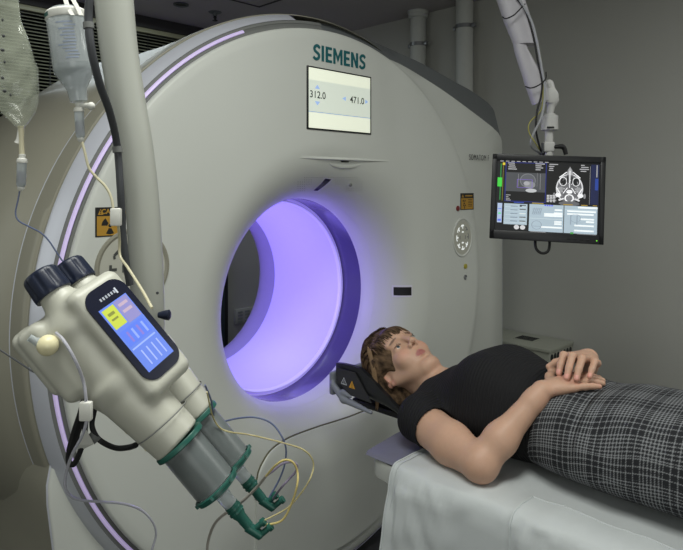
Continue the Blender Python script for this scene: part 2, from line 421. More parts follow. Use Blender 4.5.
# low ventilation cabinet on the right wall
cb = empty('ventilation_cabinet', (2.0, .6, 0), 'low white metal cabinet with perforated end, standing against the grey wall behind the patient', 'cabinet')
M['cab'] = mat('cabinet_paint', s2l(168, 170, 158), .45)
X0, X1, Y0, ZT = 1.85, 2.155, .07, .484
b = MB(); b.box((X0, Y0+.004, .06), (X1, Y0+1.3, ZT-.02), .003); b.build('body', M['cab'], cb)
MB().box((X0-.008, Y0-.004, ZT-.02), (X1, Y0+1.31, ZT), .004).build('top_panel', M['cab'], cb)
MB().box((X0-.005, Y0+.06, .09), (X0, Y0+1.25, ZT-.05), .003).build('side_panel', M['cab'], cb)
b = MB()
for i in range(7):
    for j in range(7):
        b.lathe((X0+.03+i*.041, Y0+.0035, ZT-.055-j*.052), (0, -1, 0), [(0, .001), (.001, .001)], 6)
holes = MB()
for i in range(7):
    for j in range(7):
        cx, cz = X0+.03+i*.041, ZT-.052-j*.05
        P = [(cx+.0165*math.cos(t), Y0+.0035, cz+.0215*math.sin(t)) for t in np.linspace(0, 2*math.pi, 17)[:-1]]
        holes.slab(P, (0, -.0015, 0))
holes.build('vent_holes', M['black'], cb, False)
MB().box((1.95, Y0+.16, ZT), (2.06, Y0+.30, ZT+.004), .002).build('grille_frame', M['cab'], cb)
b = MB()
for i in range(7): b.box((1.958+i*.0145, Y0+.17, ZT+.002), (1.966+i*.0145, Y0+.29, ZT+.0055))
b.build('top_grille', M['black'], cb, False)
for y in (Y0+.03, Y0+1.26): MB().box((X0+.02, y, 0), (X1-.02, y+.04, .062), .002).build('foot', M['black'], cb)

# grille and monitor-like frame seen through the bore
gr = empty('wall_grille', (.62, YB-.04, .3), 'pale slatted ventilation grille on the back wall, seen through the bore', 'grille')
M['gril'] = mat('grille_paint', s2l(150, 155, 150), .5)
def back(px, py): return on_y(px, py, YB-.03)
x0, x1 = back(236, 320)[0], back(272, 320)[0]; zt = back(240, 309)[2]; zb = .25
MB().box((x0, YB-.03, zb), (x1, YB-.005, zt), .003).build('panel', M['wall'], gr)
for c in range(5):
    b = MB(); xa = x0+.02+c*(x1-x0-.02)/5; xb = xa+(x1-x0-.02)/5-.03; z = zt-.02
    while z > zb+.02: b.box((xa, YB-.037, z-.016), (xb, YB-.028, z)); z -= .028
    b.build('louvre_column', M['gril'], gr, False)
YC_ = YB-.45
x1 = on_y(228.3, 320, YC_)[0]; x0 = x1-.35
wd = empty('dark_cabinet', ((x0+x1)/2, YB-.3, 0), 'dark tall cabinet edge behind the scanner, seen at the left of the bore', 'cabinet')
MB().box((x0, YC_, .0), (x1, YB-.12, on_y(226, 268, YC_)[2]), .005).build('carcass', M['frame'], wd)
MB().box((x0+.03, YC_-.006, .1), (x1-.035, YC_, on_y(226, 275, YC_)[2]), .002).build('door', mat('cabinet_front', s2l(58, 74, 74), .3), wd)

# ================================================================== CT SCANNER
ct = empty('ct_scanner', (0, .5, 0), 'large white computed tomography scanner with a glowing violet bore', 'medical scanner')
ZB = 1.0
RO, CZ = .985, 1.03
def prof(r): 
    if r >= .6: return 0.0
    u = min(max((.6-r)/.204, 0), 1); return .222*(1-math.sqrt(max(0, 1-u*u)))
def cz(r): return ZB+(CZ-ZB)*min(max((r-.396)/(RO-.396), 0), 1)
def surf(x, z):
    zc_ = 1.0
    for _ in range(4): r = math.hypot(x, z-zc_); zc_ = cz(r)
    return prof(r)
NT = 192
def ringp(r, y, c=None, n=NT, t0=0, t1=2*math.pi, closed=True):
    c = cz(r) if c is None else c
    m = n if closed else n+1
    return [(r*math.cos(t0+(t1-t0)*i/n), y, c+r*math.sin(t0+(t1-t0)*i/n)) for i in range(m)]
rs = list(.396+.204*(1-np.cos(np.linspace(0, math.pi/2, 26))))[1:]+[.62, .66, .72, .8, .88, .95, .978]
rs = [.3985]+rs
G = [ringp(r, prof(r)) for r in rs]+[ringp(.985, .004, CZ), ringp(.987, .012, CZ), ringp(.987, .05, CZ)]
MB().grid(G, True).build('front_cover', M['gantry'], ct, sharp=60)
MB().grid([ringp(.4035, prof(.4035)-.0018), ringp(.399, .199), ringp(.3965, .222), ringp(.399, .235)], True).build('bore_ring', M['gantry'], ct, sharp=60)
b0, b1 = math.radians(113), math.radians(300)
MB().grid([ringp(.995, .031, CZ, 140, math.radians(92), b1, False), ringp(1.009, .031, CZ, 140, math.radians(92), b1, False)]).build('rim_groove', M['groove'], ct)
g0, g1 = math.radians(92), math.radians(300)
MB().grid([ringp(.987, .020, CZ, 140, g0, g1, False), ringp(.996, .022, CZ, 140, g0, g1, False)]).build('rim_groove', M['groove'], ct)
MB().grid([ringp(.9965, .025, CZ, 140, b0, b1, False), ringp(.999, .021, CZ, 140, b0, b1, False), ringp(1.005, .024, CZ, 140, b0, b1, False), ringp(1.008, .030, CZ, 140, b0, b1, False)]).build('light_strip', M['led'], ct)
MB().grid([ringp(1.007, .029, CZ, 140, g0, g1, False), ringp(1.018, .033, CZ, 140, g0, g1, False)]).build('rim_groove', M['groove'], ct)
a0, a1 = math.radians(99), math.radians(300)
MB().grid([ringp(1.017, .036, CZ, 140, a0, a1, False), ringp(1.018, .030, CZ, 140, a0, a1, False), ringp(1.043, .066, CZ, 140, a0, a1, False), ringp(1.044, .074, CZ, 140, a0, a1, False)]).build('silver_band', M['silver'], ct)
# drum-shaped housing on the left
def rb(t):  # radius of the housing's back edge by angle (deg)
    return float(np.interp(t, [60, 90, 130, 137, 146, 150, 165, 180, 200, 230, 300], [1.02, 1.03, 1.035, 1.085, 1.118, 1.133, 1.17, 1.18, 1.16, 1.12, 1.0]))
def drum(y, f, t0=70, t1=290, n=160):
    out = []
    for i in range(n+1):
        t = t0+(t1-t0)*i/n; r = 1.05+(rb(t)-1.05)*f if f > 0 else 1.05+f
        z = CZ+r*math.sin(math.radians(t)); out.append((r*math.cos(math.radians(t)), y, max(z, .03)))
    return out
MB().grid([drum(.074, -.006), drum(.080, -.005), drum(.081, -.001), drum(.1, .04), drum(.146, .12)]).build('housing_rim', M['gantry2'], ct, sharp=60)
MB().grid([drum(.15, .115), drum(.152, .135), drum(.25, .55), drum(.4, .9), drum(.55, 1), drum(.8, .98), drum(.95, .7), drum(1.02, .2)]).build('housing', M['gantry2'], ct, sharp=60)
MB().grid([drum(.1462, .114), drum(.1478, .128), drum(.1500, .130), drum(.1516, .118)]).build('housing_seam', M['silver'], ct)
# tower on the right with the dark top band
tw = [(.02, 1.985), (.2, 1.985), (.36, 1.98), (.475, 1.964), (.657, 1.919), (.811, 1.875), (1.023, 1.806), (1.213, 1.740), (1.257, 1.717), (1.280, 1.69), (1.287, 1.64)]
band = [on_y(px, py, .1) for px, py in [(294, 20), (330, 25), (360, 36), (390, 49), (424, 64.5), (457, 83), (470, 90), (483, 99), (490, 105), (494.5, 112), (497.5, 128)]]
band = [(p[0], .10, p[2]) for p in band]
twc = catmull([(a, .05, c) for a, c in tw], 5); bdc = catmull(band, 5)
def side(off, y): return [(1.287+off, y, z) for z in np.linspace(1.6, .05, 24)]
front_edge = list(map(tuple, twc))+side(0, .05)
inner = []
for p in front_edge:
    x, z = p[0], p[2]; 
    zz = z if z > .35 else z
    a = math.atan2(z-CZ, x); rr = min(.984, math.hypot(x, z-CZ)-.004); inner.append((rr*math.cos(a), .010, max(CZ+rr*math.sin(a), .04)))
mid = [(a[0]*.55+b[0]*.45, .040, a[2]*.55+b[2]*.45) for a, b in zip(front_edge, inner)]
mid0 = [(a[0]*.25+b[0]*.75, .026, a[2]*.25+b[2]*.75) for a, b in zip(front_edge, inner)]
back1 = [(x+.012*(x > 1.1), .10 if x < 1.1 else .072, z) for x, y, z in front_edge]
MB().grid([inner, mid0, mid, [(x-.008*(x > 1.2), .05, z-.004*(z > 1.6)) for x, y, z in front_edge], [(x, .058, z) for x, y, z in front_edge],]).build('right_shoulder', M['gantry'], ct, sharp=50)
MB().grid([[(p[0], p[1]+.006, p[2]-.002) for p in twc], [tuple(p) for p in bdc], [(p[0], .115, p[2]+.002) for p in bdc]]).build('top_band', M['darkband'], ct, sharp=50)
# tower body behind
prf = [(p[0], p[2]) for p in bdc if p[0] < 1.28]+[(1.305, 1.70), (1.30, 1.5), (1.30, .05)]
o_ = [(x, .102, z) for x, z in prf]; o2 = [(x, .45, z-.01) for x, z in prf]; o3 = [(x*.97, .95, z-.08) for x, z in prf]; o4 = [(x*.9, 1.03, z-.15) for x, z in prf]
MB().grid([[(min(x, 1.292), .056, min(z, 1.64)) if x > 1.27 else (x, .104, z-.01) for x, y, z in o_], o_, o2, o3, o4]).build('right_housing', M['gantry'], ct, sharp=40)
MB().box((.62, .052, .04), (1.281, .06, 1.2)).build('shoulder_lower', M['gantry'], ct)
# base on the left, front panel of the base under the disc
def base_pts(y, x0, ztop):
    return y
b = MB()
bt = np.array([on_y(57, 565, .06), on_y(55, 550, .06), on_y(50, 510, .06), on_y(45, 470, .06), on_y(43, 455, .06)])
xs_ = lambda z: float(np.interp(z, bt[:, 2], bt[:, 0]))
zs = np.linspace(.04, .70, 14)
fr = [(xs_(z)+.02*max(0, (z-.6)/.1)**2, .062, z) for z in zs]
b.grid([[(-.60, .070, z) for z in zs], [(x+.006, .062, z) for x, y, z in fr], [(x, .068, z) for x, y, z in fr]])
b.build('base_front_panel', M['gantry'], ct, sharp=60)
MB().grid([[(x-.0005, .067, z) for x, y, z in fr], [(x-.004, .071, z) for x, y, z in fr]]).build('base_seam', M['silver'], ct)
b = MB()
b.grid([[(x-.003, .072, z) for x, y, z in fr], [(x-.02, .2, z*1.03) for x, y, z in fr], [(x-.03, .5, z*1.08) for x, y, z in fr], [(x-.02, .95, z*1.12) for x, y, z in fr], [(x+.2, 1.0, z*1.12) for x, y, z in fr]])
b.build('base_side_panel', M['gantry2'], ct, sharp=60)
# bore interior
MB().grid([ringp(.3985, .225, ZB), ringp(.402, .24, ZB), ringp(.402, .352, ZB)], True).build('scan_window', M['mylar'], ct)
lp = [(.393, .362), (.3915, .350), (.389, .345), (.386, .344), (.383, .347), (.381, .353), (.3805, .362)]
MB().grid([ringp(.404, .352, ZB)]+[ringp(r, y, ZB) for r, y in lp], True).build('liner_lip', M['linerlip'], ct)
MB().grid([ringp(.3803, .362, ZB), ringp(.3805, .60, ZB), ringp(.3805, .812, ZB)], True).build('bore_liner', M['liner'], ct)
MB().grid([ringp(.3805, .8125, ZB), ringp(.384, .86, ZB), ringp(.386, .915, ZB), ringp(.40, .96, ZB), ringp(.44, 1.0, ZB), ringp(.52, 1.02, ZB)], True).build('rear_flare', M['rear'], ct)
b = MB(); b.grid([ringp(.52, 1.021, ZB), ringp(.97, 1.03, CZ-.02)], True); b.build('rear_cover', M['gantry'], ct)
MB().grid([ringp(.4008, .2285, ZB), ringp(.4005, .2345, ZB)], True).build('bore_light_ring', mat('violet_light', s2l(120, 100, 255), .4, emit=s2l(112, 92, 255), es=2), ct)
# lower front panel, follows the flared face
def front_hit(px, py):
    y = 0.05
    for _ in range(60):
        p = on_y(px, py, y); y = .5*y+.5*surf(p[0], p[2])
    return p
tpc = catmull([front_hit(px, py) for px, py in ((255, 500), (256.5, 480), (261, 466), (270, 452), (285, 441), (312, 430), (340, 421), (364, 412), (400, 396), (440, 378), (470, 362))], 8)
tpc = tpc[np.argsort(tpc[:, 0])]
pts = []
xl = tpc[0, 0]
for i in range(61):
    x = xl+(.80-xl)*(i/60)**1.35
    top = float(np.interp(x, tpc[:, 0], tpc[:, 2]))
    col = []
    zlo = max(.045, 1.03-math.sqrt(max(0, .93**2-x*x))) if x < .93 else .045
    for j in range(26):
        z = zlo+(top-zlo)*j/25; rr = math.hypot(x, z-CZ)
        y = surf(x, z)-.010 if rr < .985 else .040
        if rr > .95: y = -.010+(.05)*min(1, max(0, (rr-.95)/.06))
        col.append((x, y, z))
    pts.append(col)
edge = [[(x, y+.012, z) for x, y, z in pts[0]]]; edge2 = [[(x+.004, y+.012, z) for x, y, z in pts[-1]]]
bm_ = MB(); bm_.grid(edge+pts+edge2)
bm_.grid([[c[-1] for c in pts], [(c[-1][0], c[-1][1]+.002, c[-1][2]+.004) for c in pts], [(c[-1][0], c[-1][1]+.012, c[-1][2]+.005) for c in pts]])
bm_.build('lower_front_panel', M['gantry'], ct, sharp=60)
ln = [(c[-1][0], c[-1][1]+.0075, c[-1][2]+.0065) for c in pts]
MB().tube([tuple(p) for p in ln], .0028, 6).build('panel_seam', mat('seam_olive_rubber', s2l(96, 94, 74), .6), ct)  # thin dark olive line along the panel groove

# scoop, laser window, speaker dots, small lens above the bore
sc = []
cx0, zt0 = .075, 1.545
for i in range(41):
    u = -1+2*i/40; x = cx0+.24*u; pr_ = .010*max(0, 1-abs(u))**.8
    sc.append([(x, surf(x, zt0+.008)-.0002, zt0+.008), (x, surf(x, zt0)-pr_, zt0+.001), (x, surf(x, zt0)-pr_, zt0-.001), (x, surf(x, zt0-.002)+.001, zt0-.0035)])
MB().grid(sc).build('brow_lip', M['gantry'], ct, sharp=30)
MB().slab([(cx0-.03, surf(cx0, zt0-.006)-.0005, zt0-.004), (cx0+.035, surf(cx0, zt0-.006)-.0005, zt0-.004), (cx0+.03, surf(cx0, zt0-.012)-.0005, zt0-.010), (cx0-.022, surf(cx0, zt0-.012)-.0005, zt0-.010)], (0, -.001, 0)).build('dark_slit', M['black'], ct)
cg = []
for i in range(25):
    u = -1+2*i/24; x = cx0+.088*u; zb_ = zt0-.007-.026*math.sqrt(max(0, 1-u*u)); zt_ = zt0-.008
    cg.append([(x, surf(x, z)-o_, z) for z, o_ in ((zt_, -.002), (zt_*.5+zb_*.5, .0005), (zb_+.002*(1-abs(u)), .0045*(1-u*u)), (zb_-.0005, .003*(1-u*u)), (zb_-.001, -.002))])
MB().grid(cg).build('scoop_rim', M['gantry'], ct, sharp=60)
def patch(poly_xz, lift, n=6):
    """quad patch on the front surface (corners in order)"""
    a, b_, c, d = [np.array(p, float) for p in poly_xz]; G = []
    for i in range(n+1):
        row = []
        for j in range(n+1):
            s_, t = i/n, j/n; p = (a*(1-s_)+b_*s_)*(1-t)+(d*(1-s_)+c*s_)*t
            row.append((p[0], surf(p[0], p[1])-lift, p[1]))
        G.append(row)
    return G
def front_hit(px, py):
    y = 0.05
    for _ in range(60):
        p = on_y(px, py, y); y = .5*y+.5*surf(p[0], p[2])
    return p
def fxz(px, py): p = front_hit(px, py); return (p[0], p[2])
MB().grid(patch([fxz(312, 191), fxz(318, 191.5), fxz(333.5, 178.5), fxz(324, 177.5)], .0012)).build('laser_frame', M['trim'], ct)
MB().grid(patch([fxz(313, 190.5), fxz(317, 191), fxz(331, 179.5), fxz(325, 178.5)], .0022)).build('laser_window', mat('laser_glass', s2l(38, 30, 70), .15), ct)
c = front_hit(350.5, 184.5); MB().ball(c, (.009, .004, .009)).build('indicator_lens', M['groove'], ct)
b = MB()
for px in np.arange(298, 364, 2.2):
    for py in np.arange(177.5, 192, 2.2):
        if (312 < px < 334 and 178 < py < 193) or abs(px-350.5)+abs(py-184.5) < 5: continue
        if py > 186 and 306 < px < 345: continue
        if (px < 304 or px > 358) and py < 180: continue
        c = front_hit(px, py); b.ball(c, (.0017, .0012, .0017), 6, 4)
b.build('speaker_perforation', M['groove'], ct)
# right hand push window in the flare
MB().grid(patch([fxz(391.5, 297), fxz(412, 297), fxz(412, 285), fxz(391.5, 285)], .0015)).build('key_frame', M['trim'], ct)
MB().grid(patch([fxz(393, 295.3), fxz(411, 295.3), fxz(411, 287), fxz(393, 287)], .003)).build('key_window', M['black'], ct)

# display
o = on_y(308, 131, -.001); tr = on_y(369.5, 73.5, -.001)
x0, x1 = on_y(307.8, 100, 0)[0], on_y(369.3, 100, 0)[0]; z0, z1 = 1.653, 1.868
W_, H_ = x1-x0, z1-z0
MB().box((x0-.006, -.004, z0-.006), (x1+.008, .01, z1+.006), .002).build('display_frame', M['black'], ct)
cv = Canvas((x0, -.0045, z0), (W_, 0, 0), (0, 0, H_))
cv.rect(0, 0, 1, 1, (222, 227, 208)); cv.rect(0, .27, 1, .80, (198, 206, 194)); cv.rect(0, .262, 1, .275, (140, 160, 190)); cv.rect(0, .795, 1, .8, (205, 212, 198))
blu = (150, 175, 222)
cv.poly([(.09, .66), (.17, .66), (.13, .73)], blu); cv.poly([(.09, .45), (.17, .45), (.13, .38)], blu)
cv.poly([(.58, .52), (.58, .60), (.52, .56)], blu); cv.poly([(.91, .52), (.91, .60), (.965, .56)], blu)
dsp = cv.build('display_screen', M['glow'], ct)
text('312.0', .036, (x0+.135*W_, -.0052, z0+.555*H_), (1, 0, 0), (0, 0, 1), M['ink'], dsp, 'reading', .0003, .0001)
text('471.0', .036, (x0+.77*W_, -.0052, z0+.555*H_), (1, 0, 0), (0, 0, 1), M['ink'], dsp, 'reading', .0003, .0001)
def block_letters(word, x0, x1, z0, z1, y, m, parent):
    h = z1-z0; sw_ = .215; adv = {'S': .74, 'I': .36, 'E': .70, 'M': .98, 'N': .82}
    tot = sum(adv[c] for c in word); kx = (x1-x0)/tot; x = 0; b = MB()
    def quad(P, ox): b.slab([(x0+(ox+p[0])*kx, y, z0+p[1]*h) for p in P], (0, -.0012, 0))
    R = lambda a, c, d, e: [(a, c), (d, c), (d, e), (a, e)]
    for c in word:
        w_ = adv[c]-.13
        if c == 'I': quad(R(0, 0, sw_, 1), x)
        if c == 'E':
            quad(R(0, 0, sw_, 1), x)
            for a in (0, .415, .83): quad(R(sw_, a, w_-(.04 if a == .415 else 0), a+.17), x)
        if c == 'N': quad(R(0, 0, .2, 1), x); quad(R(w_-.2, 0, w_, 1), x); quad([(.2, 1), (.2, .62), (w_-.2, 0), (w_-.2, .38)], x)
        if c == 'M':
            quad(R(0, 0, .19, 1), x); quad(R(w_-.19, 0, w_, 1), x); m_ = w_/2
            quad([(.19, 1), (.19, .66), (m_, .12), (m_, .5)], x); quad([(w_-.19, 1), (w_-.19, .66), (m_, .12), (m_, .5)][::-1], x)
        if c == 'S':
            cl = catmull([(w_*.95, .80), (w_*.72, .915), (w_*.42, .91), (.115, .77), (.15, .60), (w_*.5, .50), (w_-.12, .39), (w_-.12, .20), (w_*.56, .088), (w_*.28, .085), (.02, .19)], 6)
            T_ = np.gradient(cl, axis=0); T_ /= np.linalg.norm(T_, axis=1)[:, None]
            for i in range(len(cl)-1):
                n0, n1 = np.array([-T_[i][1], T_[i][0]])*.093, np.array([-T_[i+1][1], T_[i+1][0]])*.093
                quad([cl[i]-n0, cl[i+1]-n1, cl[i+1]+n1, cl[i]+n0], x)
        x += adv[c]
    return b.build('maker_lettering', m, parent, False)
block_letters('SIEMENS', on_y(313, 52, 0)[0], on_y(366.5, 62, 0)[0], 1.8985, 1.9555, -.0005, M['tealink'], ct)
text('SOMATOM F', .040, (on_y(469.5, 158, .018)[0], .0200, 1.584), (1, 0, 0), (0, 0, 1), M['ink'], ct, 'model_lettering', -.0004, .0006, 'LEFT', sx=.70, sp=1.16)

# control pads (left and right) with lit touch signs
def pad(cx, cz_, rx, rz, lit, y=0):
    R_ = rx
    f = MB()
    n = 48
    prof_ = [(1.0, -.0005), (.985, -.004), (.93, -.005), (.90, -.003), (.86, -.0015)]
    f.grid([[(cx+rx*q*math.cos(2*math.pi*i/n), y+yy, cz_+rz*q*math.sin(2*math.pi*i/n)) for i in range(n)] for q, yy in prof_], True)
    p = f.build('control_pad_rim', M['gantry2'] if not lit else M['gantry'], ct)
    f = MB(); f.slab([(cx+rx*.87*math.cos(2*math.pi*i/n), y+.0005, cz_+rz*.87*math.sin(2*math.pi*i/n)) for i in range(n)], (0, -.0025, 0)); f.build('control_pad', M['cream'], ct)
    cv = Canvas((cx, y-.0022, cz_), (rx, 0, 0), (0, 0, rz))
    wc = (235, 240, 238) if lit else (70, 72, 70); dc = (90, 92, 90)
    k = 0
    for ang in range(0, 360, 45):
        a = math.radians(ang); x, z = .60*math.cos(a), .60*math.sin(a); c_ = wc if not (lit and ang in (0, 45)) else dc
        ux, uz = math.cos(a), math.sin(a); vx, vz = -uz, ux
        cv.line(x-.12*vx, z-.12*vz, x+.12*vx, z+.12*vz, .07, c_); cv.line(x, z, x-.16*ux, z-.16*uz, .07, c_)
        cv.line(x+.12*vx, z+.12*vz, x+.17*vx-.07*ux, z+.17*vz-.07*uz, .06, c_)
    for ang in (90, 270, 0, 180):
        a = math.radians(ang); x, z = .27*math.cos(a), .27*math.sin(a); c_ = wc if ang in (90, 270) else dc
        cv.line(x-.09*math.sin(a), z+.09*math.cos(a), x+.09*math.sin(a), z-.09*math.cos(a), .07, c_)
    cv.build('pad_signs', M['glow2'] if lit else M['print'], ct)
pad(.838, 1.208, .080, .092, True); pad(-.79, 1.214, .112, .112, False)
# buttons under / over the right pad
MB().lathe((.862, .001, 1.071), (0, -1, 0), [(0, .012), (.006, .011), (.0065, .004)], 24).build('yellow_button', mat('yellow_plastic', s2l(168, 158, 60), .4), ct)
MB().lathe((.862, .001, 1.020), (0, -1, 0), [(0, .012), (.004, .0115), (.0045, .009), (.0025, .008)], 24).build('key_switch', M['metal'], ct)
MB().lathe((.800, .001, 1.343), (0, -1, 0), [(0, .0125), (.006, .012), (.008, .008)], 24).build('red_button', mat('red_plastic', s2l(120, 40, 40), .4), ct)
# radiation warning labels
def warn(x0, x1, z0, z1, big):
    y = -.0008
    MB().box((x0, y, z0), (x1, .001, z1)).build('label_backing', M['black'], ct)
    cv = Canvas((x0, y, z0), (x1-x0, 0, 0), (0, 0, z1-z0)); asp = (x1-x0)/(z1-z0)
    org = (176, 134, 48)
    cv.rect(0, 0, 1, 1, (28, 28, 26)); cv.rect(.05, .04, .96, .70, org)
    def trefoil(cx, cy, R):
        for k in range(3):
            a = math.radians(90+120*k-180); P = []
            for t in np.linspace(-.5, .5, 7): P.append((cx+R/asp*math.cos(a+t), cy+R*math.sin(a+t)))
            for t in np.linspace(.5, -.5, 5): P.append((cx+.3*R/asp*math.cos(a+t), cy+.3*R*math.sin(a+t)))
            cv.poly(P, (28, 28, 26))
        cv.ell(cx, cy, .2*R/asp, .2*R, (28, 28, 26))
    cv.poly([(.08, .75), (.26, .75), (.17, .95)], org); cv.rect(.155, .83, .185, .90, (28, 28, 26)); cv.rect(.155, .78, .185, .81, (28, 28, 26))
    if big: trefoil(.47, .37, .30)
    else:
        trefoil(.27, .50, .16)
        trefoil(.30, .22, .14)
        for z in (.6, .5, .4, .3, .2): cv.rect(.58, z, .88, z+.035, (28, 28, 26))
        cv.rect(.34, .80, .9, .88, org)
    l = cv.build('radiation_label', M['print'], ct)
    if big: text('CAUTION', .018, (x0+.66*(x1-x0), y-.0009, z0+.85*(z1-z0)), (1, 0, 0), (0, 0, 1), mat('label_orange', s2l(*org), .5), l, 'caution_word', .0005, .0001)
warn(-.899, -.812, 1.306, 1.386, True); warn(.822, .932, 1.335, 1.413, False)

# ================================================================== EXAM TABLE
TZ = .69
tb = empty('exam_table', (0, -1.45, 0), 'patient table of the scanner, its pale rounded head end showing under the white sheets', 'table')
M['tabletop'] = mat('tabletop_shell', s2l(168, 170, 166), .4)
def tpro(y):  # half width by y (tapers at the head end)
    return float(np.interp(y, [-2.5, -.62, -.52, -.475, -.46], [.325, .325, .322, .31, .28]))
G1 = []; 
for y in (-.462, -.47, -.49, -.55, -.7, -1.6, -2.45, -2.5):
    hw = tpro(y); G1.append([(x*hw, y, z) for x, z in ((-1, TZ-.02), (-.985, TZ-.012), (-.94, TZ-.008), (0, TZ-.012), (.94, TZ-.008), (.985, TZ-.012), (1, TZ-.02), (1, TZ-.06), (.9, TZ-.075), (0, TZ-.08), (-.9, TZ-.075), (-1, TZ-.06))])
b = MB(); b.grid(G1, True); b.f += [tuple(range(12)), tuple(range(len(b.v)-1, len(b.v)-13, -1))]
b.build('tabletop', M['tabletop'], tb, sharp=40)
b = MB()
b.grid([[(x*hw, y, z) for x, z in ((-1, TZ-.007), (-.97, TZ+.002), (0, TZ-.002), (.97, TZ+.002), (1, TZ-.007))] for y, hw in ((-.425, .05), (-.432, .17), (-.452, .318), (-.50, .32), (-1.5, .318), (-2.46, .318))])
b.grid([[(x*hw, y, z) for x, z in ((-1, TZ-.0075), (0, TZ-.0075), (1, TZ-.0075))] for y, hw in ((-.425, .05), (-.432, .17), (-.452, .318), (-.50, .32), (-1.5, .318), (-2.46, .318))])
b.build('mattress_pad', mat('violet_grey_vinyl', s2l(108, 108, 124), .3, bump=.3, bscale=60), tb, sharp=50)
MB().box((-.22, -2.3, TZ-.16), (.22, -.75, TZ-.08), .02).build('carriage', M['tabletop'], tb)
MB().box((-.19, -2.0, .0), (.19, -1.0, TZ-.17), .03).build('pedestal', M['tabletop'], tb)

# white sheets: top face + drapes
def sheet_mesh(y0, y1, lift, zlow, hem, seed, ny=150, bulge=0, yslant=0):
    r_ = np.random.default_rng(seed); ph = r_.uniform(0, 6.28, 24); fr = r_.uniform(2, 22, 24); am = r_.uniform(.2, 1, 24)/fr**.85
    def wr(u, v):
        s = 0
        for k in range(24):
            a = ph[k]*1.7; s += am[k]*math.sin(fr[k]*2*(u*math.cos(a)*2.2+v*math.sin(a))*2.2+ph[k]+1.2*math.sin(3*u+ph[k]))
        return s
    xs = []
    E_ = .338
    prof2 = [(-E_-.012-.010*t, zlow+(TZ-.045-zlow)*(1-t), 'd') for t in np.linspace(1, 0, 34)]
    prof2 += [(-E_-.010+.03*(1-math.cos(a)), TZ-.045+.0495*math.sin(a), 'c') for a in np.linspace(.2, math.pi/2, 7)]
    prof2 += [(x, TZ+.0045, 't') for x in np.linspace(-E_+.035, E_-.035, 40)]
    prof2 += [(-a, c, d) for a, c, d in prof2[:41][::-1]]
    if seed == 9: prof2 = [q_ for q_ in prof2 if q_[0] < -.238]
    G = []
    for i in range(ny+1):
        y = y0+(y1-y0)*i/ny; row = []
        for j, (x, z, k) in enumerate(prof2):
            s = sum(math.hypot(prof2[q+1][0]-prof2[q][0], prof2[q+1][1]-prof2[q][1]) for q in range(0)) 
            v = j/len(prof2)*1.6; wv = wr(y, v)
            a_ = .012 if k == 'd' else .005
            wfac = 1 if k == 'd' else .6
            if k == 't': p = (x, y, z+lift+.002+max(-.0015, a_*wv*.8)*(1 if abs(x) > .1 else .3))
            else:
                dz = (TZ-z)/(TZ-zlow); o_ = -1 if x < 0 else 1
                p = (x+o_*(lift+max(-.004, (.010+.044*dz)*wv+.008*dz)), y+.02*dz*math.sin(5*z+seed)*(1 if i in (0, ny) else .3), z+(.004*wv if k == 'd' else lift*.7))
            row.append(p)
        G.append(row)
    b = MB(); b.grid(G)
    # hem: rolled edges
    return b, G
M['sheet'] = mat('white_linen', s2l(194, 199, 200), .85, noise=.02, nscale=60, bump=.25, bscale=700)
b, G = sheet_mesh(-.565, -2.42, 0, .10, True, 5)
sh = b.build('bed_sheet', M['sheet'], None, sharp=80)
tag(sh, 'white cotton sheet draped over the patient table, under the woman\'s elbow', 'sheet')
MB().tube([(p[0]+(-.001 if p[0] < 0 else .001), p[1], p[2]+.0005) for p in G[0]], .0026, 6).build('hem', M['sheet'], sh)
MB().tube([(p[0]-(.008 if p[0] < 0 else -.008)*0-.0012, p[1]-.016, p[2]+.001) for p in G[0][:60]], .0009, 5).build('stitching', mat('stitch', s2l(176, 180, 182), .8), sh)
b, G = sheet_mesh(-.925, -2.40, .005, .14, True, 9)
sh2 = b.build('bed_sheet', M['sheet'], None, sharp=80)
tag(sh2, 'second white sheet layer with raised hem, hanging over the near table edge', 'sheet')
MB().tube([(p[0]-.001, p[1], p[2]+.0005) for p in G[0]], .0024, 6).tube([(r[-1][0], r[-1][1], r[-1][2]+.0003) for r in G], .0022, 6).build('hem', M['sheet'], sh2)

# ================================================================== HEAD HOLDER
hh = empty('head_holder', (0, -.28, .70), 'black padded head holder with warning stickers, cradling the woman\'s head', 'headrest')
ys = [-.112, -.118, -.15, -.20, -.235, -.27, -.33, -.38, -.42, -.45]
wt = [.820, .834, .838, .840, .838, .822, .786, .757, .733, .722]
bt = [.742, .738, .732, .726, .722, .718, .712, .708, .704, .701]
hw = [.100, .104, .106, .107, .107, .108, .108, .108, .108, .108]
def uprof(i, th):
    y, W, T, Bm = ys[i], hw[i]-th, wt[i], bt[i]+th
    s_ = .012*0
    pr_ = []
    for t in np.linspace(0, 1, 9): pr_.append((-W-.012*(1-t)**1.5*0, T-(T-Bm-.05)*t if T-Bm > .06 else T-(T-Bm)*.3*t))
    zb_ = pr_[-1][1]
    for a in np.linspace(0, math.pi, 17)[1:-1]: pr_.append((-W*math.cos(a), zb_-(zb_-Bm)*math.sin(a)))
    pr_ += [(-x, z) for x, z in pr_[:9][::-1]]
    return [(x, y, z) for x, z in pr_]
outer = [uprof(i, 0) for i in range(len(ys))]; innr = [uprof(i, .014) for i in range(len(ys))]
for i in range(len(ys)):
    for j in range(len(innr[i])):
        x, y, z = innr[i][j]
        if j in (0, len(innr[i])-1): innr[i][j] = (x, y, outer[i][0][2])
b = MB(); b.grid(outer); b.grid(innr); b.grid([[outer[i][0] for i in range(len(ys))], [innr[i][0] for i in range(len(ys))]])
b.grid([[outer[i][-1] for i in range(len(ys))], [innr[i][-1] for i in range(len(ys))]]); b.grid([outer[0], innr[0]]); b.grid([outer[-1], innr[-1]])
b.build('cradle', M['black'], hh, sharp=50)
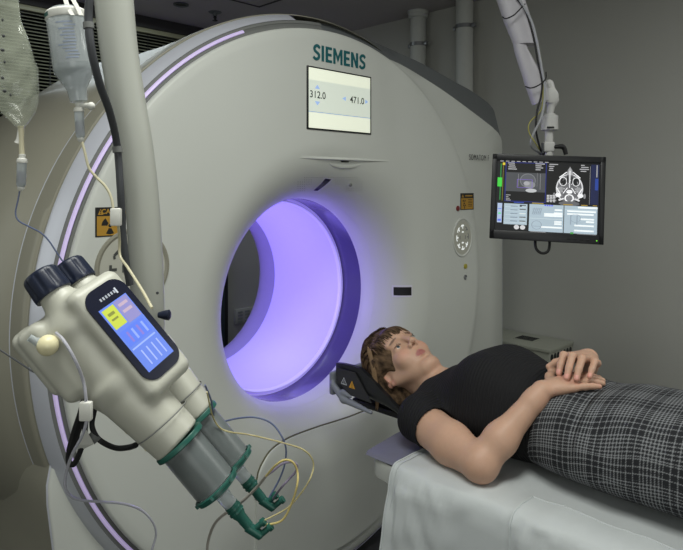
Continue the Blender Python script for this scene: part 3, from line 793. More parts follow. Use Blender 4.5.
# side plate carrying the stickers
X_ = -.1095
MB().slab([(X_, -.128, .822), (X_, -.128, .780), (X_, -.19, .742), (X_, -.29, .738), (X_, -.215, .822)], (-.004, 0, 0)).build('side_plate', mat('charcoal_plastic', s2l(44, 44, 46), .5), hh, False)
cv = Canvas((X_-.0042, 0, 0), (0, -1, 0), (0, 0, 1))
def tri(cx, cy, R, c): cv.poly([(cx+R*math.cos(math.radians(a)), cy+R*math.sin(math.radians(a))) for a in (90, 210, 330)], c)
tri(.165, .780, .017, (190, 194, 196)); tri(.165, .780, .0125, (60, 60, 62)); cv.rect(.1642, .776, .1662, .787, (190, 194, 196)); cv.rect(.158, .773, .172, .775, (190, 194, 196))
tri(.203, .776, .017, (206, 152, 40)); cv.rect(.2018, .774, .2042, .784, (40, 36, 26)); cv.ell(.203, .771, .0018, .0018, (40, 36, 26))
cv.build('warning_stickers', M['print'], hh)
# grey latch bracket at the bore end
M['latch'] = mat('latch_grey', s2l(128, 132, 142), .35)
S_ = SDF((-.15, -.32, .66), (.15, -.07, .86), .0035)
S_.box((0, -.103, .762), (.116, .010, .040), rd=.006, k=.0)
S_.cone((-.114, -.112, .76), (-.114, -.165, .722), .010, .013, k=.01)
S_.cone((-.114, -.165, .722), (-.110, -.285, .706), .013, .006, k=.008)
S_.cone((.114, -.112, .76), (.114, -.165, .722), .010, .013, k=.01)
S_.cone((-.114, -.16, .745), (-.116, -.20, .738), .010, .004, k=.006)
link('latch_bracket', S_.mesh(), M['latch'], hh)
MB().box((-.05, -.46, .684), (.05, -.14, .706), .006).build('slide_rail', M['rubber'], hh)

# ================================================================== CEILING-HUNG MONITOR
TLc, TRc, BRc, BLc = at(493, 154, 2.17), at(608, 157, 2.09), at(601.5, 245, 2.07), at(489, 238, 2.15)
O = (TLc+TRc+BRc+BLc)/4; u = (TRc-TLc)+(BRc-BLc); u /= np.linalg.norm(u); v = (TLc-BLc)+(TRc-BRc); v -= u*(v@u); v /= np.linalg.norm(v); nn = np.cross(u, v)
mw, mh = .5*(np.linalg.norm(TRc-TLc)+np.linalg.norm(BRc-BLc)), .5*(np.linalg.norm(TLc-BLc)+np.linalg.norm(TRc-BRc))
FM = lambda x, y, z: O+u*x+v*y+nn*z
mo = empty('monitor', FM(0, -mh/2, -.03), 'black flat monitor showing head scan images, hanging at the right of the scanner', 'monitor')
bz, bzb = .0165, .030
b = MB()
b.box((-mw/2, mh/2-bz-.004, -.006), (mw/2, mh/2, .004), .002, frame=FM).box((-mw/2, -mh/2, -.006), (mw/2, -mh/2+bzb, .004), .002, frame=FM)
b.box((-mw/2, -mh/2, -.006), (-mw/2+bz, mh/2, .004), .002, frame=FM).box((mw/2-bz, -mh/2, -.006), (mw/2, mh/2, .004), .002, frame=FM)
b.build('bezel', M['black'], mo)
MB().box((-mw/2+.004, -mh/2+.004, -.035), (mw/2-.004, mh/2-.004, -.006), .006, frame=FM).box((-.12, -.09, -.06), (.12, .09, -.035), .01, frame=FM).build('back_shell', M['black'], mo)
sx0, sy0 = -mw/2+bz, -mh/2+bzb; sw, shh = mw-2*bz, mh-bz-.004-bzb
cv = Canvas(FM(sx0, sy0, -.0035), u*sw, v*shh, .0003)
K = (10, 11, 14)
cv.rect(0, 0, 1, 1, K)
# picture coordinates of the screen: x 0..1, y 0..1 upward
g_ = lambda a: (a, a, a+4)
cv.rect(.085, .415, .49, .975, (24, 34, 110)); cv.rect(.094, .425, .482, .965, (8, 8, 10)); cv.rect(.094, .56, .482, .83, (66, 68, 72))
cv.ell(.31, .72, .078, .10, (110, 112, 116)); cv.ell(.31, .72, .070, .09, (82, 84, 90)); cv.ell(.33, .66, .055, .05, (120, 122, 126)); cv.ell(.30, .68, .03, .03, (150, 150, 155)); cv.ell(.345, .58, .055, .028, (170, 172, 176))
cv.rect(.215, .63, .218, .81, g_(140)); cv.rect(.40, .63, .403, .83, g_(120)); cv.rect(.43, .60, .434, .82, g_(130))
for x0, y0, x1, y1 in ((.205, .73, .355, .735), (.205, .615, .355, .62), (.205, .615, .209, .735), (.351, .615, .355, .735)): cv.rect(x0, y0, x1, y1, (120, 90, 190))
# axial head scan
cx, cy = .715, .66
cv.rect(.50, .42, .90, .975, (8, 8, 10))
cv.ell(cx, cy-.03, .125, .20, g_(92)); cv.ring(cx, cy-.03, .130, .205, .014, g_(190), 32, -.9, 4.05); cv.ell(cx, cy+.16, .03, .10, g_(120))
cv.poly([(cx-.03, cy+.16), (cx+.03, cy+.16), (cx, cy+.28)], g_(150))
for s in (-1, 1):
    cv.ell(cx+s*.062, cy+.065, .034, .055, g_(14)); cv.ring(cx+s*.062, cy+.065, .038, .062, .008, g_(215), 20)
    cv.ell(cx+s*.085, cy-.05, .035, .04, g_(135)); cv.ell(cx+s*.105, cy-.125, .028, .03, g_(225)); cv.ell(cx+s*.045, cy-.06, .018, .022, g_(60))
    cv.line(cx+s*.03, cy+.20, cx+s*.10, cy+.12, .012, g_(220)); cv.line(cx+s*.125, cy-.02, cx+s*.09, cy-.10, .012, g_(220)); cv.line(cx+s*.02, cy-.02, cx+s*.06, cy-.10, .010, g_(220))
    cv.line(cx+s*.05, cy-.17, cx+s*.10, cy-.20, .02, g_(200)); cv.ell(cx+s*.145, cy-.13, .012, .035, g_(120)); cv.ell(cx+s*.02, cy+.10, .009, .06, g_(20))
cv.rect(cx-.004, cy-.02, cx+.004, cy+.22, g_(225)); cv.ring(cx, cy-.165, .045, .055, .012, g_(240)); cv.ell(cx, cy-.165, .033, .042, g_(110)); cv.ell(cx, cy-.075, .03, .025, g_(235)); cv.ell(cx, cy-.24, .10, .035, g_(90))
r_ = random.Random(3)
for k in range(60):
    a = r_.uniform(0, 6.28); q = r_.uniform(.2, .95); cv.rect(cx+q*.11*math.cos(a), cy-.03+q*.18*math.sin(a), cx+q*.11*math.cos(a)+.006, cy-.03+q*.18*math.sin(a)+.008, g_(r_.choice((40, 190, 220, 130))))
for x0, x1, y0 in ((.10, .20, .955), (.37, .48, .955), (.50, .60, .955), (.80, .895, .955)):
    for k in range(4): cv.rect(x0+r_.uniform(0, .02), y0-k*.028, x1-r_.uniform(0, .05), y0-k*.028+.012, g_(165))
for x0, x1, y0 in ((.10, .15, .50), (.50, .60, .52)):
    for k in range(4): cv.rect(x0, y0-k*.024, x1-r_.uniform(0, .03), y0-k*.024+.01, g_(150))
for x0 in (.50, .53, .56): 
    for k in range(5): cv.rect(x0, .43+k*.02, x0+.022, .442+k*.02, g_(190))
cv.rect(.905, .42, .908, .95, g_(150)); cv.rect(.915, .42, .99, .975, (18, 26, 64)); cv.rect(.955, .62, .985, .78, (34, 60, 140)); cv.rect(.965, .8, .975, .97, g_(150))
cv.rect(.035, .43, .045, .95, (40, 120, 60)); cv.rect(.01, .62, .055, .75, (60, 190, 60)); cv.rect(.06, .42, .066, .95, (110, 105, 30)); cv.rect(.055, .93, .08, .965, (200, 180, 40))
for k in range(9): cv.rect(.03+k*.055, .982, .065+k*.055, .992, g_(170))
for x0, x1, c in ((.18, .28, (50, 70, 160)), (.36, .47, (160, 140, 60)), (.66, .75, (160, 130, 50)), (.83, .89, (160, 130, 50)), (.94, .98, (160, 130, 50))): cv.rect(x0, .398, x1, .410, c)
# lower panels
PB = (158, 174, 186); PL = (196, 208, 214)
cv.rect(.02, .11, .066, .385, (160, 175, 205)); cv.rect(.025, .13, .06, .16, (90, 110, 200)); cv.rect(.03, .23, .055, .25, (80, 200, 120)); cv.rect(.025, .30, .06, .31, (90, 110, 200))
cv.rect(.085, .09, .315, .385, PB)
for k in range(5):
    cv.rect(.095, .115+k*.055, .30, .118+k*.055, PL); cv.rect(.15, .135+k*.052, .22, .145+k*.052, (110, 124, 140)); cv.rect(.24, .13+k*.055, .30, .148+k*.055, (30, 36, 44) if k != 2 else PL); cv.rect(.24, .13+k*.055, .30, .136+k*.055, PL)
cv.rect(.24, .345, .26, .37, (20, 24, 30)); cv.ell(.215, .055, .026, .032, g_(190)); cv.ell(.275, .055, .026, .032, g_(190))
cv.rect(.335, .01, .665, .39, PB); cv.rect(.672, .01, .985, .39, PB); cv.rect(.34, .19, .66, .194, PL); cv.rect(.68, .335, .975, .338, PL)
for k in range(4): cv.rect(.48+k*.022, .37, .496+k*.022, .388, (80, 90, 220))
for x0, x1, y0 in ((.58, .65, .31), (.48, .655, .225), (.48, .655, .25), (.575, .655, .265), (.58, .65, .145), (.58, .65, .115), (.455, .655, .065), (.80, .985, .36), (.70, .95, .265), (.83, .955, .20), (.88, .955, .165), (.77, .955, .11), (.77, .955, .04), (.70, .97, .305)):
    cv.rect(x0, y0, x1, y0+.022, (226, 232, 235))
for k in range(5): cv.line(.365+k*.018, .25, .385+k*.018, .34, .006, (130, 144, 158)); cv.line(.365, .25+k*.02, .45, .255+k*.02, .005, (130, 144, 158))
cv.ring(.41, .10, .05, .062, .006, (130, 144, 158)); cv.rect(.37, .08, .45, .085, (130, 144, 158)); cv.ring(.78, .22, .05, .06, .005, (134, 148, 162)); cv.rect(.73, .13, .74, .26, (134, 148, 162)); cv.rect(.79, .13, .80, .26, (134, 148, 162))
cv.rect(.35, -.0, .5, .006, g_(150)); cv.rect(.735, .0, .765, .025, (60, 140, 60)); cv.rect(.80, .0, .98, .006, g_(120))
cv.build('screen_image', M['glow2'], mo)
for k in range(4): MB().box((mw/2-.115+k*.02, -mh/2+.010, .003), (mw/2-.103+k*.02, -mh/2+.016, .0052), .001, frame=FM).build('menu_button', M['rubber'], mo)
MB().ball(FM(mw/2-.022, -mh/2+.012, .004), .0022).build('power_light', mat('green_light', s2l(120, 220, 60), .4, emit=s2l(120, 220, 60), es=1), mo)
MB().tube([FM(-.03, -mh/2+.02, -.03), FM(-.03, -mh/2-.012, -.022), FM(-.024, -mh/2-.030, -.02), FM(-.008, -mh/2-.040, -.02), FM(.01, -mh/2-.034, -.02), FM(.016, -mh/2-.015, -.022), FM(.016, -mh/2+.02, -.03)], .0048, 10, dense=6).build('handle', M['rubber'], mo)

# ceiling arm
ar = empty('monitor_mount', at(548, 120, 2.14), 'white jointed ceiling arm with cables tied along it, carrying the monitor', 'monitor mount')
D_ = 2.17
def pl(px, py, dz=0): return at(px, py, D_+dz)
M['armw'] = mat('arm_white', s2l(172, 170, 176), .4)
M['armw2'] = mat('joint_white', s2l(180, 180, 178), .4)
def armseg(pts_l, pts_r, d0, th):
    """flattened tapering cover from left / right outline points"""
    G = []
    for (a, b_) in zip(pts_l, pts_r):
        A, B = np.array(a), np.array(b_); c = (A+B)/2; e = (B-A)/2; wv = np.linalg.norm(e); e /= wv; f_ = np.cross(e, (0, 0, 1)); f_ /= np.linalg.norm(f_)
        row = []
        for t in np.linspace(0, 2*math.pi, 25)[:-1]:
            ct_, st = math.cos(t), math.sin(t); q = 3.2
            row.append(c+e*wv*np.sign(ct_)*abs(ct_)**(2/q)+f_*th*np.sign(st)*abs(st)**(2/q))
        G.append(row)
    b = MB(); b.grid(G, True); n = 24; m = len(G)
    b.f += [tuple(range(n)), tuple(range(m*n-1, m*n-n-1, -1))]; return b
top_l = pl(488, -30); 
armseg([pl(484, -40), pl(497.5, 0), pl(505, 22), pl(514.5, 45)], [pl(511, -40), pl(524, 0), pl(531, 22), pl(538, 45)], D_, .034).build('upper_cover', M['armw'], ar, sharp=50)
armseg([pl(514, 45), pl(515.5, 52), pl(526, 86), pl(533, 105)], [pl(525, 44.5), pl(527, 50), pl(546, 84), pl(548, 100)], D_, .027).build('lower_cover', M['armw'], ar, sharp=50)
MB().tube([pl(501, -10), pl(515, 30), pl(528, 70), pl(537, 104)], .0009, 5).build('cover_seam', M['hose'], ar)
# reach up to the ceiling
e0 = pl(497, -40); e1 = np.array([e0[0]-.12, e0[1]+.10, 2.52])
MB().tube([e0, e1], [.036, .036], 20).build('spring_arm', M['armw'], ar)
MB().lathe((e1[0], e1[1], 2.44), (0, 0, 1), [(0, .04), (.01, .045), (.13, .045), (.14, .035), (.30, .035), (.302, .11), (.309, .11)], 32).build('ceiling_mount', M['armw2'], ar)
ax_ = np.array([.60, .75, 0.]); c = pl(549, 96)
MB().lathe(c-RT*0-FW*.022, FW, [(0, .016), (.003, .026), (.04, .026), (.044, .016)], 28).build('elbow_joint', M['armw2'], ar)
S_ = SDF(pl(549, 100)-.07, pl(549, 100)+.07, .0022)
S_.cone(pl(549, 84), pl(553, 100), .016, .019, k=.01).cone(pl(553, 96), pl(550, 112), .017, .012, k=.012)
link('elbow_casting', S_.mesh(), M['armw2'], ar)
pb = pl(549.5, 130.5); 
MB().lathe(pb, (0, 0, 1), [(0, .026), (.002, .029), (.050, .029), (.054, .022), (.06, .015)], 28).build('swivel_sleeve', M['armw2'], ar)
MB().box((-.012, -.003, -.001), (.012, .003, .001), frame=lambda x, y, z: pb-FW*.0293+RT*(x-.006)+UP*(y+.008)+FW*z).build('sleeve_slot', M['black'], ar, False)
MB().lathe(pl(549, 156), (0, 0, 1), [(0, .014), (.088, .014), (.09, .01)], 24).build('stem', M['armw2'], ar)
b = MB(); b.box((-.018, -.018, -.016), (.018, .018, .016), .006, 3, frame=lambda x, y, z: pl(548.5, 147)+RT*x+UP*y+FW*z); b.build('clamp_block', M['armw2'], ar)
MB().tube([pl(554, 147, -.01), pl(561, 146.5, -.02), pl(564, 148, -.02), pl(566, 154.5, -.02)], [.006, .0085, .0085, .007], 12, dense=4).build('lever', M['rubber'], ar)
MB().tube([pl(543, 160, .06), pl(543, 152, .0), pl(543, 143, -.0)], .006, 10).build('tilt_bracket', M['hose'], ar)
MB().tube([FM(0, .0, -.05), FM(0, mh/2-.03, -.075), pl(549, 156, .0)], .016, 12).build('mount_neck', M['rubber'], ar)
def cable(name, pts, r, m, parent, dz=0, n=8, dense=8):
    return MB().tube([at(a, b_, d) for a, b_, d in pts], r, n, dense=dense).build(name, m, parent)
Z_ = D_-.045
cable('black_cable', [(508, -20, Z_), (515, -4, Z_), (525, 10, Z_), (533, 35, Z_), (538, 62, Z_), (542, 82, Z_), (541, 96, Z_), (537, 112, Z_), (536, 130, Z_), (540, 148, Z_+.03), (544, 156, Z_+.1)], .0035, M['rubber'], ar)
cable('grey_cable', [(511, -20, Z_), (519, -2, Z_-.01), (531, 20, Z_-.01), (537, 42, Z_-.01), (542, 70, Z_-.01), (545, 90, Z_-.01), (542, 115, Z_-.01), (533, 135, Z_), (531, 146, Z_+.02), (538, 152, Z_+.06), (546, 158, Z_+.1)], .004, mat('light_grey_cable', s2l(150, 152, 156), .4), ar)
cable('yellow_cable', [(529, 14, Z_+.012), (537, 40, Z_+.01), (542, 66, Z_+.01), (543, 92, Z_), (541, 110, Z_), (530, 122, Z_), (529, 132, Z_), (536, 144, Z_), (541, 152, Z_+.06)], .0018, mat('yellow_cable', s2l(150, 145, 60), .5), ar)
for p0 in (((502.5, 17, Z_+.0), (506, 18.5, Z_-.012), (514, 15, Z_-.014), (522, 7, Z_-.014), (525, 4, Z_)), ((525.5, 86.5, Z_+.02), (531, 88, Z_-.005), (539, 85, Z_-.012), (545.5, 79, Z_-.014), (546, 72, Z_-.014))):
    cable('cable_tie', p0, .0022, M['rubber'], ar)

# ================================================================== HANGING COLUMN + HOSE
co = empty('support_column', at(148, 330, .95), 'thick pale grey curved column arm coming down from the ceiling, holding the injector', 'column')
path = [(108, -560, 1.0), (104, -300, .97), (106, -120, .95), (111, -40, .95), (114, 0, .95), (119, 50, .95), (127, 100, .95), (136, 150, .95), (142, 200, .95), (145.5, 250, .95), (147.5, 300, .95), (148, 345, .95)]
P = [at(*p) for p in path]; P[0] = np.array([P[1][0], P[1][1], 2.74])
MB().tube(P, [.029, .029, .0285, .0285, .0285, .0278, .0268, .0258, .025, .0248, .0246, .0246], 40, dense=8).build('column_tube', M['column'], co)
MB().lathe((P[0][0], P[0][1], 2.70), (0, 0, 1), [(0, .05), (.004, .075), (.045, .075), (.0475, .07)], 36).build('ceiling_flange', M['column'], co)
MB().lathe(at(165, 315, .93), -RT*.0+RT, [(-.01, .004), (0, .007), (.006, .008), (.008, .005)], 20).build('clamp_knob', M['navy'], co)
MB().lathe(at(157.5, 293, .925), -FW, [(0, .0022), (.002, .0018)], 12).build('screw', M['hose'], co)
ho = MB().tube([at(*p) for p in [(92, -200, .84), (91, -60, .81), (90, -10, .80), (88.5, 18, .80), (91.5, 50, .80), (100, 85, .82), (110, 113, .86), (117, 145, .9), (120.5, 190, .9), (122.5, 230, .91), (126, 262, .915), (130, 285, .92)]], .0052, 14, dense=10).build('cable_hose', M['hose'])
tag(ho, 'dark grey cable hose running down alongside the pale column', 'hose')
# let the hose reach the ceiling
for q in ((88.5, 25.5), (117.3, 149.5)):
    a, c = at(q[0]-.3, q[1]-3, .8 if q[1] < 100 else .9), at(q[0]+.3, q[1]+3, .8 if q[1] < 100 else .9)
    MB().tube([a, c], .0068, 18).build('hose_clip', M['groove'], ho)

# ================================================================== INJECTOR
IO = at(178, 441, .72)
IA = .64*RT-.77*UP; IA /= np.linalg.norm(IA); bi = .77*RT+.64*UP; IB = .07*bi+FW
IB /= np.linalg.norm(IB); IN = np.cross(IA, IB); IN = -IN if IN@bi < 0 else IN; IN /= np.linalg.norm(IN)
J = lambda a, b_, n_: IO+IA*a+IB*b_+IN*n_
RJ = np.array([IA, IB, IN])
ij = empty('contrast_injector', J(-.12, .035, -.04), 'cream double-syringe contrast injector head with blue touch screen, hanging tilted at the left', 'injector')
h_ = .0023
cs_ = [J(a, b_, n_) for a in (-.27, .02) for b_ in (-.075, .135) for n_ in (-.095, .085)]
S_ = SDF(np.min(cs_, 0), np.max(cs_, 0), h_)
BSEP = .066
S_.cyl(J(-.19, 0, -.010), J(-.085, 0, -.011), .032, .0335, .014, k=.014); S_.cyl(J(-.10, 0, -.010), J(0, 0, 0), .0345, .0290, .002, k=.014)
S_.cyl(J(-.190, BSEP, .0), J(-.075, BSEP, 0), .034, .036, .016, k=.02); S_.cyl(J(-.10, BSEP, 0), J(0, BSEP, 0), .037, .029, .002, k=.012)
S_.box(J(-.146, BSEP/2+.006, -.006), (.056, .040, .034), RJ, .020, k=.014)
S_.cyl(J(-.226, 0, -.002), J(-.175, 0, 0), .0165, .026, .003, k=.022); S_.cyl(J(-.226, BSEP*.92, .000), J(-.175, BSEP*.92, 0), .0165, .026, .003, k=.022)
sc_c = np.array([-.130, .000, .0400]); cvec = np.array([0, .85, .527]); nvec = np.array([0, -.527, .85])
RP = np.array([IA, IB*cvec[1]+IN*cvec[2], IB*nvec[1]+IN*nvec[2]])
S_.box(J(*(sc_c-nvec*.012)), (.076, .0350, .0185), RP, .012, k=.007)      # slanted pod of the touch screen
S_.box(J(-.158, .008, -.040), (.050, .040, .018), RJ, .012, k=.010)     # lower grip
S_.box(J(-.168, .010, -.053), (.043, .035, .016), RJ, .011, k=.002)
S_.cone(J(-.150, .012, -.050), J(-.085, .008, -.036), .020, .008, k=.012)
link('housing', S_.mesh(), M['cream'], ij)
for s_, bb in ((-.028, 0), (-.028, BSEP)):
    MB().lathe(J(s_, bb, 0), IA, [(-.0008, .0331), (0, .0337), (.0008, .0327)], 48, False).build('barrel_seam', M['groove'], ij)
for a_, n_ in ((-.018, .0311), (-.047, .0350)):
    d_ = -IN*.93-IB*.36
    MB().lathe(J(a_, 0, 0)+d_*(n_-.0006), d_, [(0, .003), (.002, .0026)], 14).build('screw_cap', M['ivory'], ij)
def knob_flat(c, ax, r, L, parent): 
    e = np.cross(ax, (0, 0, 1.)); e /= np.linalg.norm(e); g = np.cross(ax, e); n = 96; G = []
    for t, q, dpt in ((0, .80, 0), (0.0, .97, 0), (.08, 1.0, .3), (.2, 1.0, 1), (.8, .96, 1), (.9, .93, .4), (.97, .86, 0), (1.0, .76, 0), (1.0, .3, 0)):
        row = []
        for j in range(n):
            a = 2*math.pi*j/n; fl = max(0, math.cos(9*a))**1.5; row.append(c+ax*L*t+r*(q-.085*dpt*fl)*(math.cos(a)*e+math.sin(a)*g))
        G.append(row)
    b = MB(); b.grid(G, True); b.f.append(tuple((len(G)-1)*n+j for j in range(n))); 
    return b.build('knurled_knob', M['navy'], parent, sharp=50)
kx_ = -IA+.12*IB; kx_ /= np.linalg.norm(kx_)
knob_flat(J(-.220, 0, -.002), kx_, .0215, .031, ij); knob_flat(J(-.220, BSEP*.92, .000), kx_, .0215, .031, ij)
# touch screen
def rrect(a0, a1, b0, b1, r, n=8):
    out = []
    for cx, cy, t0 in ((a1-r, b1-r, 0), (a0+r, b1-r, 90), (a0+r, b0+r, 180), (a1-r, b0+r, 270)):
        for t in np.linspace(t0, t0+90, n): out.append((cx+r*math.cos(math.radians(t)), cy+r*math.sin(math.radians(t))))
    return out
SC = J(*sc_c); SU, SV, SN = RP
MB().slab([SC+SU*a+SV*c+SN*.0045 for a, c in rrect(-.064, .060, -.028, .029, .017)], SN*.0032).build('screen_bezel', mat('bezel_navy', s2l(22, 26, 44), .25), ij, sharp=40)
cv = Canvas(SC-SU*.064+SV*.029+SN*.0079, SU*.124, -SV*.057, .0002)
if cv.n@SN < 0: cv.n = -cv.n
cv.rect(.19, .14, .90, .86, (92, 118, 205)); cv.rect(.20, .16, .44, .50, (128, 124, 176)); cv.rect(.21, .52, .42, .82, (176, 186, 70))
cv.rect(.26, .60, .29, .76, (120, 126, 60)); cv.rect(.32, .60, .34, .76, (120, 126, 60)); cv.rect(.24, .22, .27, .45, (170, 150, 170)); cv.rect(.31, .22, .34, .45, (170, 150, 170))
cv.rect(.46, .20, .62, .82, (84, 112, 210)); cv.rect(.645, .2, .66, .82, (140, 160, 225))
for k in range(4): cv.rect(.49, .26+k*.13, .60, .31+k*.13, (120, 110, 190) if k % 2 else (130, 150, 225))
for k in range(4): cv.rect(.70, .25+k*.14, .86, .28+k*.14, (150, 165, 225))
for k in range(6): cv.rect(.105, .30+k*.07, .135, .34+k*.07, (150, 155, 165))
cv.rect(.09, .25, .15, .29, (175, 180, 190))
cv.build('touch_screen', M['glow3'], ij)
pk = J(-.176, -.040, -.022)
MB().ball(pk, (.0115, .0115, .0115)).build('ivory_plug', M['ivory'], ij)
MB().lathe(pk-RT*.005, (RT*-.7+UP*.55-FW*.3), [(0, .005), (.008, .005), (.010, .0038), (.017, .0038)], 16).build('luer_cap', M['frost'], ij)
MB().lathe(J(-.012, .012, -.028), -IN, [(-.01, .006), (0, .008), (.010, .009), (.012, .006)], 24).build('release_knob', M['navy'], ij)
def syringe(bb, lab, L, s0=.0):
    c = J(s0, bb, 0)
    sy = empty('syringe', J(s0+L, bb, 0), lab, 'syringe', None)
    MB().lathe(c, IA, [(.0, .0300), (.001, .0306), (.0055, .0306), (.0065, .0290)], 48).build('locking_ring', M['teal'], sy)
    MB().lathe(c, IA, [(.006, .0252), (L-.008, .0252), (L-.008, .0236), (.008, .0236)], 48, False).build('barrel', mat('syringe_barrel_%s' % ('a' if bb == 0 else 'b'), s2l(118, 125, 125), .3, alpha=.6, noise=0), sy)
    MB().lathe(c, IA, [(.016, .0226), (.030, .0230), (.034, .0222), (.036, .015)], 40).build('plunger', mat('plunger_grey', s2l(120, 124, 128), .5), sy)
    MB().lathe(c+IA*.036, IA, [(0, .008), (L-.05, .008), (L-.048, .004)], 20).build('piston_rod', mat('rod_grey', s2l(34, 36, 38), .4), sy)
    b = MB(); b.lathe(c+IA*(L-.007), IA, [(0, .0262), (.001, .0284), (.0035, .0284), (.004, .0268), (.007, .0268), (.008, .0244)], 48, False)
    for k in range(6):
        a = k*math.pi/3; e = np.cross(IA, (0, 0, 1.)); e /= np.linalg.norm(e); g = np.cross(IA, e); d = math.cos(a)*e+math.sin(a)*g
        b.lathe(c+IA*(L-.006)+d*.0272, IA, [(0, .003), (.004, .003)], 10)
    b.build('end_ring', M['teal'], sy)
    MB().lathe(c+IA*L, IA, [(-.002, .0248), (.002, .020), (.006, .0085), (.028, .0075), (.030, .005)], 32).build('nozzle', M['frost'], sy)
    b = MB(); b.lathe(c+IA*(L+.022), IA, [(0, .0085), (.014, .0078), (.018, .0062), (.032, .0058), (.034, .003)], 20)
    for q in (.004, .009): b.lathe(c+IA*(L+.022+q), IA, [(0, .0092), (.002, .0092)], 20)
    b.build('luer_lock', M['teal'], sy)
    # T connector
    t0 = c+IA*(L+.058); tu = IA*.75+bi*.1+RT*.2; tu /= np.linalg.norm(tu)
    b = MB(); b.lathe(t0-tu*.006, tu, [(0, .0035), (.001, .006), (.020, .0055), (.022, .003)], 16)
    for q in (.003, .013): b.lathe(t0+tu*q, bi, [(0, .0035), (.012, .0035), (.013, .0048), (.017, .0045)], 14)
    b.lathe(t0-tu*.006, -tu, [(0, .004), (.008, .003)], 12)
    b.build('t_connector', M['teal'], sy)
    return sy, t0
sA, tA = syringe(0, 'nearer clear syringe with teal rings, lower left of the pair on the injector', .073)
sB, tB = syringe(BSEP, 'farther clear syringe with teal rings, behind and right of its twin', .079)

# ================================================================== INFUSION BOTTLE, BAG, LINES
DB = .86
bt_ = empty('infusion_bottle', at(84, 88, DB), 'clear plastic infusion bottle hanging upside down beside the hose', 'bottle')
axd = at(84.5, 98, DB)-at(75.5, 35, DB); axd /= np.linalg.norm(axd)
def A(px, py): return at(px, py, DB)
o0 = A(65.3, 8.5); k_ = DB/FPX
prof_b = [(0, 8*k_), (.001, 15*k_), (4*k_, 18.5*k_), (9*k_, 19.3*k_), (35*k_, 19.4*k_), (61*k_, 19.7*k_), (65*k_, 18.8*k_), (80*k_, 10.5*k_), (82*k_, 9.6*k_), (94*k_, 8.3*k_), (95*k_, 5*k_)]
M['bottle'] = mat('bottle_plastic', s2l(190, 198, 200), .15, alpha=.5, noise=.01, coat=.6)
axd = A(78.5, 100)-A(65.3, 8.5); axd /= np.linalg.norm(axd)
MB().lathe(o0, axd, prof_b, 48).build('bottle_body', M['bottle'], bt_)
MB().lathe(o0, axd, [(38*k_, 18.8*k_), (60*k_, 19.0*k_), (65*k_, 17.8*k_), (79*k_, 9.5*k_), (92*k_, 7.5*k_)], 48).build('liquid', mat('saline', s2l(150, 158, 162), .15, alpha=.35), bt_)
MB().lathe(o0, axd, [(3*k_, 18.2*k_), (5*k_, 19.8*k_), (11*k_, 20.1*k_), (12*k_, 19.5*k_)], 48, False).build('cap_band', M['white'], bt_)
# label wrapped on the front of the bottle
def wrap(t0, t1, a0, a1, r, n=14):
    e = -FW-axd*(-FW@axd); e /= np.linalg.norm(e); g = np.cross(axd, e); G = []
    for t in np.linspace(t0, t1, 5): G.append([o0+axd*t+r*(math.cos(a)*e+math.sin(a)*g) for a in np.linspace(a0, a1, n)])
    return G
MB().grid(wrap(14*k_, 58*k_, -1.15, 1.0, 19.8*k_)).build('label', mat('label_film', s2l(188, 194, 196), .4, alpha=.3), bt_)
b = MB(); r_ = random.Random(2)
for k in range(12):
    t = (18+k*3.2)*k_; a = r_.uniform(-.75, -.6); e_ = r_.uniform(-.2, .2); b.grid(wrap(t, t+1.3*k_, a, e_, 19.95*k_, 8))
b.build('label_print', mat('print_blue_grey', s2l(140, 150, 170), .5), bt_)
b = MB(); b.grid(wrap(6*k_, 10*k_, .55, 1.0, 20.3*k_)); b.build('green_mark', M['teal'], bt_)
for q in ((-3, 70, 76), (4, 67, 60)):
    b = MB(); G = []
    for s_ in (0, 1):
        G.append([at(64+q[0]+s_*4.6, -14, DB-.005), at(66.5+q[0]*1.1+s_*4.6, 0, DB-.012), at(70+q[0]*1.4+s_*4.4, 8, DB-.022), at(74+q[0]*1.2+s_*4.2, 15, DB-.029)])
    b.grid(G); b.grid([[p+FW*.0008 for p in g2] for g2 in G]); b.build('hanger_strap', M['white'], bt_)
def chamber(px, py, depth, L, parent, ax, m=None):
    c = at(px, py, depth); kk = depth/FPX
    MB().lathe(c-ax*6*kk, ax, [(0, 2.5*kk), (.5*kk, 3.2*kk), (4*kk, 3.0*kk), (5*kk, 4.6*kk), (8*kk, 5.2*kk), (9*kk, 4.8*kk)], 24).build('spike_cap', M['white'], parent)
    MB().lathe(c+ax*3*kk, ax, [(0, 4.5*kk), (L*.9*kk, 4.3*kk), (L*kk, 3*kk)], 28).build('drip_chamber', M['frost'], parent)
    MB().lathe(c+ax*(3*kk+L*.35*kk), ax, [(0, 3.9*kk), (L*.5*kk, 3.8*kk)], 20).build('chamber_fluid', mat('chamber_lilac', s2l(176, 170, 190), .2, trans=.5), parent)
    MB().lathe(c+ax*(3+L)*kk, ax, [(0, 3.4*kk), (2*kk, 3.2*kk), (4*kk, 1.5*kk)], 20).build('chamber_foot', M['white'], parent)
ax2 = A(81, 140)-A(79, 105); ax2 /= np.linalg.norm(ax2)
chamber(78.8, 109, DB, 26, bt_, ax2)
MB().tube([A(79, 106), A(86, 105.5), A(92, 106)], [.004, .0035, .0045], 10).ball(A(91, 106), .0055).build('air_vent', M['white'], bt_)
MB().tube([at(*p) for p in [(82, 142, DB), (85, 153, DB), (89, 168, DB), (97, 178, DB), (105, 186, DB), (111, 197, DB), (114, 212, DB), (118, 224, DB), (119.5, 240, .88), (120, 256, .88), (128, 268, .86), (142, 290, .82), (152, 308, .78)]], .0019, 8, dense=8).build('infusion_line', M['tubec'], bt_)
